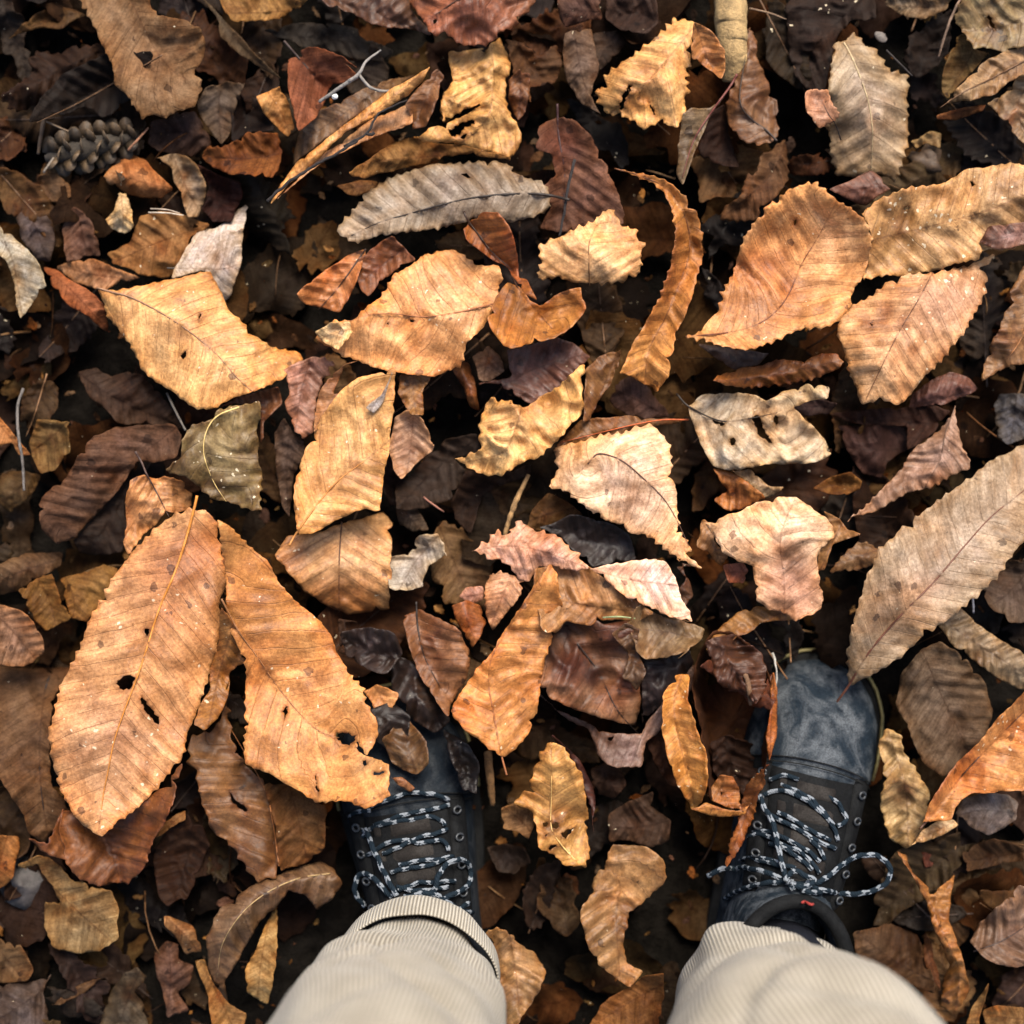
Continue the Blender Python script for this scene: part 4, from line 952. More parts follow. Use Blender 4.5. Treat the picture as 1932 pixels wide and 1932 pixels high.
("I:-10,1440 60,1410 150,1450 200,1530 260,1550 320,1640 290,1750 200,1880 150,1990 70,1990 70,1640 30,1560", "", (172,132,84), 7, dict(teeth=1, crum=5),
 "tan leaf touching the left trouser leg's right side"),
("I:530,1990 620,1820 760,1740 860,1670 960,1660 950,1800 930,1990", "", (140,92,46), 6.4, dict(teeth=0, fold=.3),
 "amber-brown leaf at the bottom edge left of the right trouser leg"),
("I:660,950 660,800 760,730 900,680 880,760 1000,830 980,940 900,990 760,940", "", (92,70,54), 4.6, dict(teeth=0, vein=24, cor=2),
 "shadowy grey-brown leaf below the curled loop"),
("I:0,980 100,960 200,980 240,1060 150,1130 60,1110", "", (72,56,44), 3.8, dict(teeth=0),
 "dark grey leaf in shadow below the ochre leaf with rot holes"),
("I:370,1190 430,1110 490,1140 510,1230 430,1260", "", (106,68,38), 4.4, dict(teeth=0),
 "small rusty leaf in the dark gap between the boots"),
("I:350,370 430,440 500,500 540,580 570,640 590,740 570,850 580,900 560,760 530,660 480,560 400,460", "", (96,44,22), 7.4, dict(teeth=3.5, per=16, fold=-.5),
 "thin dark red serrated leaf edge right of the ochre leaf with rot holes"),
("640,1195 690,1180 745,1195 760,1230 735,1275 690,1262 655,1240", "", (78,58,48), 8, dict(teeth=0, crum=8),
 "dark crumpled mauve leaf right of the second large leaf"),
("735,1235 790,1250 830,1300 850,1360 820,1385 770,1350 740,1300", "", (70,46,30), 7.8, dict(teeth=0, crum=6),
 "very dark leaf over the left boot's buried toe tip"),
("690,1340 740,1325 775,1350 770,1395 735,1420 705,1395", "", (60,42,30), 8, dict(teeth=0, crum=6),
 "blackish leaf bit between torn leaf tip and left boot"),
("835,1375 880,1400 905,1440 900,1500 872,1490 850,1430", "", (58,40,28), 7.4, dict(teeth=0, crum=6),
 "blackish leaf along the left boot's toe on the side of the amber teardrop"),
("F:1770,400 1800,330 1932,320 2000,330 2000,560 1932,570 1840,600 1780,560", "", (104,100,98), 4.6, dict(teeth=0, crum=6, blotch=3),
 "dull slate-grey leaf scrap at the right edge above the long grey-tan leaf"),
("E:1500,1620 1580,1560 1660,1600 1640,1720 1690,1830 1640,1932 1560,1860 1600,1740", "", (120,84,50), 8.7, dict(teeth=0, crum=7),
 "small ragged brown flake on the right edge of the wet mottled leaf"),
("E:1060,1500 1130,1440 1240,1450 1330,1420 1380,1470 1300,1540 1200,1560 1120,1580", "", (112,86,62), 8.8, dict(teeth=0, crum=7, speck=.8),
 "torn grey-brown flake across the top of the wet mottled leaf"),
("E:1880,1240 1940,1260 F:60,1260 130,1330 150,1420 100,1480 20,1420 E:1900,1340", "", (118,78,48), 7, dict(teeth=0, crum=6),
 "brown leaf in the gap right of the smooth pale pink leaf"),
("I:840,340 960,290 1010,420 1060,560 1080,680 980,640 900,520", "", (96,62,40), 6.4, dict(teeth=1, crum=6),
 "dark brown leaf left of the curled loop's bright amber wall"),
("I:560,560 640,520 720,560 760,640 690,720 600,700", "", (84,58,40), 5.6, dict(teeth=0, crum=6),
 "dusky leaf right of the dark red serrated edge"),
("1330,1210 1385,1195 1440,1235 1452,1290 1425,1330 1400,1300 1372,1312 1345,1275", "", (112,66,34), 9.2, dict(teeth=1, crum=9, fold=-.3),
 "crumpled red-brown leaf sagging across the top of the curled loop's opening"),
("1340,1400 1375,1385 1420,1400 1432,1450 1410,1500 1370,1490 1345,1455", "", (70,42,24), 5.6, dict(teeth=0, crum=9),
 "dark crumpled scrap lying deep in the curled loop"),
("D:1820,1540 1932,1560 E:60,1560 90,1640 20,1720 D:1932,1760 1830,1690", "", (92,62,40), 6.6, dict(teeth=1, crum=6),
 "dark leaf under the humped tan leaf's lower right corner"),
# ---- bottom right
("J:1140,430 1190,335 1260,380 1280,460 1350,560 1430,690 1430,760 1390,830 1390,900 1330,970 1300,985 1210,930 1180,840 1150,770 1170,650 1160,500", "J:1200,360 1290,650 1310,970", (194,160,104), 6.8, dict(teeth=1, rib=0, crum=6, fold=-.2),
 "straw-coloured frayed leaf just right of the right boot"),
("J:1380,850 1460,680 1560,540 1700,400 1800,280 1932,140 2010,60 2010,670 1780,680 1660,690 1560,760 1540,830 1400,850", "J:1370,880 1440,800 1600,590 1800,380 2000,180", (204,140,76), 8.2, dict(teeth=0, fold=.35, rr=.9, rcol=(84,50,30), vein=30, speck=.7, stain_shading=[(1800,1440,60,(.7,.56,.42))]),
 "orange folded leaf cut off by the right edge, lower right"),
("J:1560,800 1600,720 1700,680 1850,690 1900,740 1890,830 1820,880 1740,920 1660,880", "J:1900,800 1720,780 1560,810", (134,114,98), 7, dict(teeth=0, rib=0, crum=2),
 "grey oval leaf below the orange folded leaf"),
("J:1320,970 1390,880 1480,830 1550,830 1580,860 1500,910 1400,950", "", (212,178,128), 7.2, dict(teeth=0, crum=5),
 "cream leaf scrap left of the grey oval leaf"),
("J:1250,1000 1300,1020 1330,1120 1400,1180 1450,1220 1560,1120 1540,1250 1530,1380 1570,1480 1610,1600 1640,1740 1600,1860 1530,1870 1480,1850 1490,1700 1530,1620 1490,1520 1440,1400 1400,1260 1340,1160", "J:1250,1000 1400,1230 1500,1450 1580,1650 1560,1870", (178,122,60), 7.4, dict(teeth=0, fold=-.7, rib=0, crum=6),
 "tall twisted amber leaf right of the right trouser leg"),
("J:1395,1440 1430,1490 1480,1690 1480,1760 1400,1620 1390,1540", "", (112,68,34), 5.8, dict(teeth=0),
 "dark rusty leaf along the twisted amber leaf's left side"),
("J:1640,1480 1700,1380 1800,1290 1900,1180 2010,1210 2010,1600 1890,1630 1780,1610 1700,1560", "J:1660,1540 1800,1490 1932,1410 2010,1340", (138,104,76), 6.8, dict(teeth=0, vein=26, cor=3, rr=.7, rcol=(60,40,30)),
 "brown leaf with dark midrib at the right edge, bottom right"),
("J:1590,1990 1660,1830 1745,1705 1725,1800 1690,1900 1700,1990", "", (156,118,68), 6, dict(teeth=0, fold=-.4),
 "pointed tan leaf strip at the bottom right edge"),
("J:1710,1860 1800,1830 2000,1850 2000,1990 1740,1990", "", (150,110,62), 5.6, dict(teeth=0, vein=20, cor=2),
 "tan leaf in the bottom right corner"),
("J:1010,1440 1200,1390 1350,1440 1390,1560 1450,1690 1450,1770 1300,1720 1120,1660 1030,1560", "", (106,76,46), 5, dict(teeth=0),
 "dull brown leaf against the right trouser leg's right side"),
("J:1370,980 1450,1000 1440,1080 1400,1090", "", (110,62,44), 5, dict(teeth=0),
 "little maroon leaf bit above the twisted amber leaf"),
("J:1600,1000 1760,930 1930,980 1932,1050 1750,1080 1620,1110", "", (96,68,40), 4.6, dict(teeth=0),
 "dim brown leaf below the grey oval leaf"),
]

HERO_POLY = []
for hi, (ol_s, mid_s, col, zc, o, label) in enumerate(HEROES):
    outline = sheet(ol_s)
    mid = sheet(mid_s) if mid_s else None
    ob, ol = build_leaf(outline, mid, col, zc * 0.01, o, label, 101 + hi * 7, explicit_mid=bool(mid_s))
    HERO_POLY.append((ol.mean(0), label))
    mk = mark(ol)
    if mk is not None: HERO_MASK[mk[0], mk[1]] = True

# the curled loop: one leaf rolled into a deep cup, open to the top
def cup_leaf(path, zt, zb, col, label):
    P = np.vstack([path, path[:1]])
    L = smooth_line(P, 6.0)[:-1]
    n = len(L)
    c = L.mean(0)
    V, F, U, Tn = [], [], [], []
    prof = [(1.03, 1.0), (1.0, .97), (.95, .80), (.91, .6), (.86, .4), (.78, .2), (.62, .08), (.4, .02), (.15, 0)]
    for j, (k, h) in enumerate(prof):
        for i in range(n):
            q = c + (L[i] - c) * k
            w = mnoise.noise((L[i][0] / 45, L[i][1] / 45, 3.3))
            z = (zb + (zt - zb) * h) * .01 + (.020 * w * h) + .003 * mnoise.noise((q[0] / 18, q[1] / 18, 8 + j * .3))
            x, y = world_xy(q[0] + 4 * mnoise.noise((i * .4, j * .5, 1)), q[1] + 4 * mnoise.noise((i * .4, j * .5, 6)), z)
            V.append((x, y, z)); U.append((i * 6.0 / 30 + j * .25 + 20, 1.5 + j * .3))
            f = 1 + .25 * mnoise.noise((q[0] / 30, q[1] / 30, 2))
            Tn.append((f, f * .98, f * .95, math.exp(-j * 1.2)))
    m = len(prof)
    for j in range(m - 1):
        for i in range(n):
            if 0.30 < i / n < 0.34 and j < 4: continue        # a tear in the wall
            F.append((j * n + i, j * n + (i + 1) % n, (j + 1) * n + (i + 1) % n, (j + 1) * n + i))
    F.append(tuple((m - 1) * n + i for i in range(n)))
    A = np.array(V)
    ob = new_obj('dead_leaf', V, F, M_DULL, None, (A[:, 0].mean(), A[:, 1].mean(), A[:, 2].min()), U, Tn)
    ob.color = (*[v * ALB * .8 for v in lin(col)], .1)
    sm = ob.modifiers.new('thickness', 'SOLIDIFY'); sm.thickness = .0005
    tag(ob, label, 'leaf', 'fallen leaves lying on the forest floor')
cup_leaf(np.array([(1308,1296),(1326,1390),(1338,1480),(1352,1512),(1400,1528),(1432,1490),(1446,1410),(1458,1330),(1446,1268),(1408,1215),(1352,1196),(1320,1240)], float),
         8.2, 2.6, (80, 48, 25), "deep brown cup of the curled loop leaf beside the right toe")
# ------------------------------------------------------------------ soil
bm_v, bm_f = [], []
gxs = [-120, -20, -4] + [round(-1.5 + i * 0.06, 3) for i in range(51)] + [4, 20, 120]
nx = len(gxs)
for yy in gxs:
    for xx in gxs:
        zz = 0.0
        if abs(xx) < 1.6 and abs(yy) < 1.6:
            zz = 0.006 * mnoise.noise((xx * 9, yy * 9, 1.0)) - 0.002
        bm_v.append((xx, yy, zz))
for j in range(nx - 1):
    for i in range(nx - 1):
        a = j * nx + i
        bm_f.append((a, a + 1, a + nx + 1, a + nx))
soil = new_obj('ground', bm_v, bm_f, M_SOIL)
tag(soil, kind='structure')

# ------------------------------------------------------------------ areas kept free for the boots
KEEP = [np.array(p, float) for p in (
    [(640, 1480), (700, 1380), (850, 1400), (900, 1560), (960, 1960), (500, 1960), (600, 1760)],
    [(1440, 1300), (1500, 1220), (1620, 1230), (1670, 1330), (1640, 1600), (1650, 1800), (1780, 1960), (1230, 1960), (1300, 1720), (1400, 1540)])]
GAP = np.array([(920, 1500), (1250, 1480), (1380, 1560), (1250, 1960), (960, 1960), (900, 1700)], float)

LAND = [(290, 130, 'large tattered grey-brown leaf'), (170, 280, 'conifer cone'), (360, 640, 'big golden leaf'),
        (240, 1280, 'largest orange-tan leaf'), (570, 1290, 'second large orange leaf'), (420, 850, 'olive translucent leaf'),
        (200, 870, 'smooth dark taupe leaf'), (660, 860, 'straight-cut golden leaf'), (640, 1070, 'humped tan leaf'),
        (790, 590, 'central tan leaf'), (830, 370, 'long taupe-grey leaf'), (690, 240, 'long golden rolled leaf'),
        (870, 190, 'torn golden leaf'), (1100, 330, 'mauve-brown ribbed leaf'), (1120, 470, 'light tan fan-veined leaf'),
        (1280, 500, 'hook-shaped amber leaf'), (1240, 140, 'pale gold folded leaf'), (1375, 80, 'bark stick'),
        (1640, 190, 'upright pale grey-tan leaf'), (1500, 500, 'bright orange broad leaf'), (1760, 420, 'mustard-tan leaf'),
        (1720, 620, 'cream-and-mauve leaf'), (1840, 60, 'olive-tan corner leaf'), (1000, 800, 'crumpled straw-coloured leaf'),
        (1180, 900, 'pale cream folded leaf'), (1430, 810, 'crumpled whitish leaf'), (1470, 1040, 'bent cream leaf'),
        (1740, 880, 'pinkish-tan triangular leaf'), (1780, 1080, 'long grey-tan leaf'), (1110, 1260, 'wet mottled leaf'),
        (940, 1260, 'amber teardrop leaf'), (1060, 1520, 'ochre leaf with rot holes'), (1370, 1330, 'curled loop leaf'),
        (1560, 1380, 'right boot'), (770, 1580, 'left boot'), (1720, 1500, 'straw-coloured frayed leaf'),
        (1830, 1480, 'orange folded leaf'), (1790, 1780, 'tall twisted amber leaf'), (490, 1740, 'sickle-shaped leaf'),
        (170, 1750, 'khaki folded leaf'), (60, 1420, 'dull left-edge leaf'), (230, 1600, 'reddish-brown leaf'), (40, 500, 'smooth pale grey leaf'),
        (220, 410, 'cream papery husk'), (1130, 1700, 'tall tan wrinkled leaf'), (720, 1850, 'left trouser leg'), (1500, 1850, 'right trouser leg')]

def rand_outline(rng, cx, cy, L, W, ang, kind):
    n = 26
    P = []
    tear = rng.random() < 0.75
    tear2, tj = rng.random() < .6, rng.randrange(n)
    ti = rng.randrange(n)
    for i in range(n):
        a = 2 * math.pi * i / n
        u = math.cos(a)
        w = math.sin(a)
        prof = (1 - abs(u) ** 2.2 * 0.35)
        if kind == 1: prof *= 1 - 0.28 * u
        if kind == 2: prof *= 0.72 + 0.42 * abs(math.sin(3.0 * a + 0.4))
        r = 1 + rng.uniform(-.09, .07)
        if tear and abs(((i - ti + n // 2) % n) - n // 2) < 5: r *= rng.uniform(.5, .85)
        if tear2 and abs(((i - tj + n // 2) % n) - n // 2) < 3: r *= rng.uniform(.55, .8)
        x = u * L * r; y = w * W * prof * r
        bend = 0.16 * W * (x / L) ** 2 * (1 if kind == 0 else -1)
        P.append((x, y + bend))
    P = np.array(P)
    c, s = math.cos(ang), math.sin(ang)
    P = P @ np.array([[c, s], [-s, c]]) + np.array([cx, cy])
    M = np.array([(-L * 1.12, 0.03 * W), (-L * .4, 0.0), (L * .3, -0.02 * W), (L * .97, 0.06 * W)])
    M = M @ np.array([[c, s], [-s, c]]) + np.array([cx, cy])
    return P, M

TONES = [('dark brown', (92, 64, 42)), ('grey-brown', (112, 92, 72)), ('rusty', (128, 78, 38)), ('mauve-brown', (108, 78, 64)),
         ('olive-brown', (120, 94, 56)), ('blackish', (62, 46, 36)), ('tan', (158, 118, 72)), ('ochre', (148, 104, 54))]
rng = random.Random(11)
covered = HERO_MASK.copy()
blocked = np.zeros_like(covered)
for k in KEEP:
    mk = mark(k)
    blocked[mk[0], mk[1]] = True
fill = []
tries = 0
while len(fill) < 112 and tries < 6000:
    tries += 1
    cx, cy = rng.uniform(-60, 1990), rng.uniform(-60, 1990)
    jj, ii = int((cy + 150) / 4), int((cx + 150) / 4)
    if covered[jj, ii] or blocked[jj, ii]: continue
    if inside(np.array([[cx, cy]]), GAP)[0] and rng.random() < 0.45: continue
    L = rng.choice([62, 78, 95, 115, 135]) * rng.uniform(.85, 1.15)
    W = L * rng.uniform(.36, .62)
    P, M = rand_outline(rng, cx, cy, L, W, rng.uniform(0, 2 * math.pi), rng.choice([0, 0, 1, 1, 2]))
    mk = mark(P)
    if mk is None or len(mk[0]) < 40: continue
    if blocked[mk[0], mk[1]].mean() > 0.12: continue
    free = ~covered[mk[0], mk[1]]
    if free.sum() < 90 or free.mean() < 0.22: continue
    covered[mk[0], mk[1]] = True
    fill.append((cx, cy, L, W, P, M))
seen_labels = {}
for fi, (cx, cy, L, W, P, M) in enumerate(fill):
    tone, colr = rng.choice(TONES)
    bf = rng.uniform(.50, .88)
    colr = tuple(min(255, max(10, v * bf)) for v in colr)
    z = 0.047 - 0.025 * fi / len(fill)
    size = 'small' if L < 72 else ('long' if W / L < .43 else ('broad' if W / L > .55 else 'mid-sized'))
    best = min(LAND, key=lambda q: (q[0] - cx) ** 2 + (q[1] - cy) ** 2)
    dx, dy = cx - best[0], cy - best[1]
    where = ('right of' if dx > 0 else 'left of') if abs(dx) > abs(dy) else ('below' if dy > 0 else 'above')
    label = '%s %s leaf deep in the litter, %s the %s' % (size, tone, where, best[2])
    rib = rng.random() < 0.5
    o = dict(teeth=rng.choice([0, 0, 2.5, 4]), crum=rng.uniform(3, 5), cor=rng.uniform(.5, 2.2), vein=rng.uniform(20, 30), k=0.95,
             rcol=rng.choice([(60, 42, 30), (110, 78, 50), (140, 100, 64)]), rr=.7, rib=rib, speck=rng.uniform(0, .5), fold=rng.uniform(-.4, .45))
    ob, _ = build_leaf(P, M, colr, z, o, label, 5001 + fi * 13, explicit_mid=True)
    seen_labels.setdefault(label, []).append(ob)
for lb, obs in seen_labels.items():
    if len(obs) > 1:
        obs.sort(key=lambda b: -b.location.y)
        for k, ob in enumerate(obs):
            w = lb.split(' deep in the litter')
            ob['label'] = (['upper', 'lower'] if len(obs) == 2 else ['upper', 'middle', 'lower', 'lowest'])[k] + ' ' + w[0] + w[1].replace(', ', ' in the litter ')

# ------------------------------------------------------------------ rotting litter nobody could count
tmpl = []
for k in range(18):
    L = rng.uniform(46, 92); W = L * rng.uniform(.35, .62)
    P, M = rand_outline(rng, 966, 966, L, W, 0, rng.choice([0, 1, 2]))
    V, F, U, T_, _, _, _ = leaf_shape(P, M, 0.05, dict(teeth=rng.choice([0, 3]), crum=6, curl=rng.uniform(-6, 7), fold=rng.uniform(-.4, .4), tilt=(0, 0)), 9000 + k * 5, grid=8.5)
    V = V - np.array([0, 0, 0.05])
    tmpl.append((V, F, U, T_))
LV, LF, LU, LT = [], [], [], []
nv = 0
def litter(x, y, z, tone, scale=1.0):
    global nv
    V, F, U, T_ = tmpl[rng.randrange(len(tmpl))]
    a = rng.uniform(0, 2 * math.pi)
    tx, ty = rng.uniform(-.28, .28), rng.uniform(-.28, .28)
    c, s = math.cos(a), math.sin(a)
    v = V * scale
    zz = v[:, 2] + v[:, 0] * tx + v[:, 1] * ty
    w = np.stack([v[:, 0] * c - v[:, 1] * s + x, v[:, 0] * s + v[:, 1] * c + y, np.maximum(zz + z, 0.002)], 1)
    LV.append(w); LF.append(F + nv); LU.append(U)
    t = T_.copy(); t[:, :3] = np.array([q * ALB for q in lin(tone)])
    LT.append(t)
    nv += len(w)
foot_bad = lambda x, y: any(inside(np.array([[x / S + 966, 966 - y / S]]), k)[0] for k in KEEP)
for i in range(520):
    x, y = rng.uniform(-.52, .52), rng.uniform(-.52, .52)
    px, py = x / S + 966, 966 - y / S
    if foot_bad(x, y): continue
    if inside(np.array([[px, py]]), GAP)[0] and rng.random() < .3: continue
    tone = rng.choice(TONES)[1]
    f = rng.uniform(.30, .64)  # tones lowered so the litter colour carries the shade of the gaps
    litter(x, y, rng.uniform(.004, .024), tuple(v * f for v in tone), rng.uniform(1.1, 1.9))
for i in range(1500):          # the litter goes on beyond the picture
    x, y = rng.uniform(-1.3, 1.3), rng.uniform(-1.3, 1.3)
    if abs(x) < .47 and abs(y) < .47 or foot_bad(x, y): continue
    tone = rng.choice(TONES + [('gold', (205, 150, 88)), ('tan2', (190, 142, 92)), ('amber', (176, 116, 56))])[1]
    litter(x, y, rng.uniform(.006, .055), tone, rng.uniform(.8, 1.5))
for i in range(1900):          # crumbs
    x, y = rng.uniform(-.48, .48), rng.uniform(-.48, .48)
    if foot_bad(x, y): continue
    f = rng.uniform(.5, 1.15)
    litter(x, y, rng.uniform(.01, .04), tuple(v * f for v in rng.choice(TONES)[1]), rng.uniform(.06, .2))
for i in range(170):           # rootlets and broken needles
    x, y = rng.uniform(-.46, .46), rng.uniform(-.46, .46)
    if foot_bad(x, y): continue
    a, ln, z = rng.uniform(0, 2 * math.pi), rng.uniform(.012, .06), rng.uniform(.018, .05)
    bend = rng.uniform(-.3, .3)
    P = [Vector((x + math.cos(a + bend * t) * ln * t, y + math.sin(a + bend * t) * ln * t, z + .006 * math.sin(3 * t) + rng.uniform(-.001, .001))) for t in (0, .25, .5, .75, 1)]
    v, f, u = tube_data(P, [rng.uniform(.0003, .0010)] * 5, 4)
    LV.append(np.array(v)); LF.append(np.array([t for q in f for t in ((q[0], q[1], q[2]), (q[0], q[2], q[3]))]) + nv); LU.append(np.array(u) + .5)
    f = rng.uniform(.5, 1.4)
    t = np.ones((len(v), 4)); t[:, :3] = np.array([q * f * ALB for q in lin(rng.choice([(92, 64, 42), (120, 94, 70), (60, 46, 38), (150, 120, 88)]))]); t[:, 3] = 0
    LT.append(t); nv += len(v)
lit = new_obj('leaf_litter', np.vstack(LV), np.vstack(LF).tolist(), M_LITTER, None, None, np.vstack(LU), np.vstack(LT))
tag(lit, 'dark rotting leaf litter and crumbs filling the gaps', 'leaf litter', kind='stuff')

# ------------------------------------------------------------------ twigs, stems, needles
def stick(reg_pts, zs, radii, col, label, name='twig', cat='twig', wig=0.25, parent=None, segs=7, mat=None, group=None):
    P2 = smooth_line(sheet(reg_pts), 5.0)
    n = len(P2)
    zz = np.interp(np.linspace(0, 1, n), np.linspace(0, 1, len(zs)), zs)
    rr = np.interp(np.linspace(0, 1, n), np.linspace(0, 1, len(radii)), radii)
    P, R = [], []
    for i in range(n):
        z = zz[i] * 0.01
        x, y = world_xy(P2[i, 0], P2[i, 1], z)
        r = rr[i] * 0.001
        q = Vector((x, y, z)) + Vector((mnoise.noise((i * .31, n, 1)), mnoise.noise((i * .31, n, 7)), mnoise.noise((i * .31, n, 3)))) * r * wig
        P.append(q); R.append(r * (1 + (0.28 if r < .006 else .07) * mnoise.noise((i * (.55 if r < .006 else .2), n, 12))))
    v, f, u = tube_data(P, R, segs)
    loc = None if parent else tuple(P[0])
    o = new_obj(name, v, f, mat or M_TWIG, parent, loc, u)
    o.color = (*[c * 0.7 for c in lin(col)], 1)
    if not parent: tag(o, label, cat, group)
    return o

t = stick("A:1720,550 1850,460 1932,410 B:80,440 140,400 180,330 260,270", [8.4, 9.2, 9.4, 9.0], [1.2, 1.5, 1.3, .7], (140, 133, 126), 'forked pale grey twig over the folded red-brown leaf')
stick("B:145,405 200,470 280,492 360,475 430,458", [9.3, 9.3, 9.0], [1.2, 1.1, .7], (132, 124, 116), None, 'side_branch', parent=t)
t = stick("A:1440,1085 1560,980 1700,890 1830,820 1932,750 B:60,790 180,720 240,620 285,590 400,540", [9.6, 10.2, 10.0, 9.4], [1.2, 1.1, 1.0, .6], (38, 30, 28), 'thin knobbly black twig lying on the golden rolled leaf', wig=.9)
stick("B:180,722 212,726 225,715", [10.1, 10.2], [1.0, 1.3], (40, 32, 30), None, 'side_branch', parent=t)
stick("D:125,300 95,400 100,560 120,680 130,850", [5.5, 6.8, 6.2], [1.1, 1.2, 1.0], (112, 104, 98), 'thin grey stem at the left beside the ochre leaf')
stick("D:900,325 950,430 1000,525", [6.6, 7.4, 8.6], [.9, 1.0, .8], (96, 88, 80), 'short grey stem between the big golden and olive leaves')
stick("B:1305,860 1270,1000 1250,1130 1222,1275", [8.6, 8.8, 8.2], [1.2, 1.1, .9], (44, 36, 34), 'short dark stem crossing the end of the taupe-grey leaf', wig=.6)
stick("C:1600,-30 1530,120 1470,310", [7.2, 7.6, 6.4], [1.0, 1.1, .8], (130, 104, 84), 'thin brown straight stem near the top right')
stick("C:450,45 560,70 650,105", [6.2, 6.6, 6.4], [.7, .7, .5], (130, 104, 80), 'short brown stalk right of the bark stick')
stick("C:1190,270 1260,340 1330,410", [7.9, 8.2, 7.9], [.7, .7, .6], (44, 36, 32), 'fine dark twig at the edge of the pale grey-tan leaf')
stick("E:1055,765 1000,880 960,980 925,1095", [6.8, 7.4, 6.6], [1.6, 2.2, 1.6], (176, 136, 88), 'tan twig standing in the dark gap at the centre')
stick("H:1250,470 1262,600 1275,745", [5.2, 6.6, 5.0], [3.4, 3.2, 2.4], (150, 108, 64), 'tan woody stem below the amber teardrop leaf')
stick("I:1360,-10 1400,60 1415,130 1425,210", [9.2, 9.6, 9.4, 8.8], [1.6, 2.1, 2.2, 1.3], (112, 82, 58), 'brown curved stem inside the curled loop leaf')
stick("F:575,1725 592,1780 600,1850 588,1910", [6.4, 6.8, 6.2], [1.1, .6, 1.2], (176, 170, 160), 'thin white fungus-covered twig above the right boot', wig=1.2)
stick("F:1640,1355 1655,1430 1660,1510", [7.2, 7.4, 7.0], [.8, .9, .8], (150, 146, 150), 'tiny grey stem beside the long grey-tan leaf')
stick("A:800,1145 900,1148 990,1160", [6.4, 6.6, 6.3], [.6, .6, .4], (196, 180, 160), 'upper of the two pale pine needles left of the silvery leaf', 'pine_needle', 'pine needle', group='pine needles')
stick("A:810,1125 900,1130 970,1150", [6.5, 6.7, 6.4], [.5, .5, .4], (180, 160, 140), 'lower of the two pale pine needles left of the silvery leaf', 'pine_needle', 'pine needle', group='pine needles')
stick("E:1455,1535 1540,1530 1630,1540", [9.4, 9.6, 9.4], [.7, .7, .5], (140, 150, 105), 'greenish needle lying by the wet mottled leaf', 'pine_needle', 'pine needle', group='pine needles')
stick("E:490,885 540,925 600,965", [6.3, 6.6, 6.3], [.8, .8, .5], (150, 100, 82), 'reddish needle on the dim leaf left of the straw leaf', 'pine_needle', 'pine needle', group='pine needles')
stick("A:265,560 230,680 205,830", [4.6, 5.2, 4.4], [1.6, 1.6, 1.2], (94, 74, 56), 'dull brown stem above the conifer cone')
stick("A:250,655 350,700 450,740", [5.2, 5.4, 5.0], [.7, .8, .6], (110, 90, 70), 'fine stem crossing towards the conifer cone')
stick("A:690,810 745,750 800,690", [5.6, 6.0, 5.6], [.9, .9, .7], (160, 110, 80), 'reddish stem above the small shiny orange leaf')
stick("A:235,930 290,850", [5.0, 5.4], [.9, .8], (150, 136, 120), 'short pale straw at the cone\'s lower end')
stick("H:1645,35 1700,100 1790,215", [9.0, 9.2, 9.0], [.5, .6, .5], (120, 90, 60), 'hair-thin stalk on the wet mottled leaf')
stick("C:1345,5 1350,120 1365,260 1378,420".replace('C:', 'C:').replace('1345,5', '350,-60').replace('1350,120', '352,120').replace('1365,260', '362,260').replace('1378,420', '372,420'),
      [5.4, 6.0, 6.2, 5.0], [12.2, 12.4, 11.6, 9.6], (168, 138, 92), 'thick olive-tan bark stick pointing down from the top edge', 'stick', 'stick', wig=.12, segs=18,
      mat=simple_mat('stick_bark', (0.26, 0.18, 0.09), 0.8, 70, 0.5, 1.4, 0.9, 0.003, objcol=True))

def pebble(name, cat, reg_pt, z, rx, ry, rz, ang, col, label, mat=None, rough=.25):
    x2, y2 = sheet(reg_pt)[0]
    x, y = world_xy(x2, y2, z)
    V, F = [], []
    nu, nw = 14, 9
    for j in range(nw + 1):
        ph = math.pi * j / nw
        for i in range(nu):
            th = 2 * math.pi * i / nu
            d = Vector((math.sin(ph) * math.cos(th), math.sin(ph) * math.sin(th), math.cos(ph)))
            k = 1 + rough * mnoise.noise(d * 1.7 + Vector((x * 90, y * 90, 0)))
            p = Vector((d.x * rx * k, d.y * ry * k, d.z * rz * k))
            V.append((x + p.x * math.cos(ang) - p.y * math.sin(ang), y + p.x * math.sin(ang) + p.y * math.cos(ang), z + p.z))
    for j in range(nw):
        for i in range(nu):
            F.append((j * nu + i, j * nu + (i + 1) % nu, (j + 1) * nu + (i + 1) % nu, (j + 1) * nu + i))
    o = new_obj(name, V, F, mat or M_SEED, None, (x, y, z - rz))
    o.color = (*[c * .7 for c in lin(col)], 1)
    tag(o, label, cat)
    return o
pebble('bud_scale', 'bud scale', "C:1160,200", .060, .0055, .0036, .0016, -.6, (104, 94, 86), 'pale grey bud scale right of the pale leaf\'s tip')
pebble('pebble', 'pebble', "A:1805,520", .086, .0026, .0022, .002, 0, (236, 236, 232), 'tiny white pebble at the end of the forked grey twig')
pebble('stone', 'stone', "G:150,1170", .026, .022, .018, .014, .3, (72, 66, 64), 'dark stone behind the khaki folded leaf', rough=.7)
pebble('acorn_cup', 'acorn cup', "C:1400,870", .036, .013, .011, .009, .2, (84, 64, 46), 'dark bumpy acorn cup above the mustard-tan leaf', rough=.9)

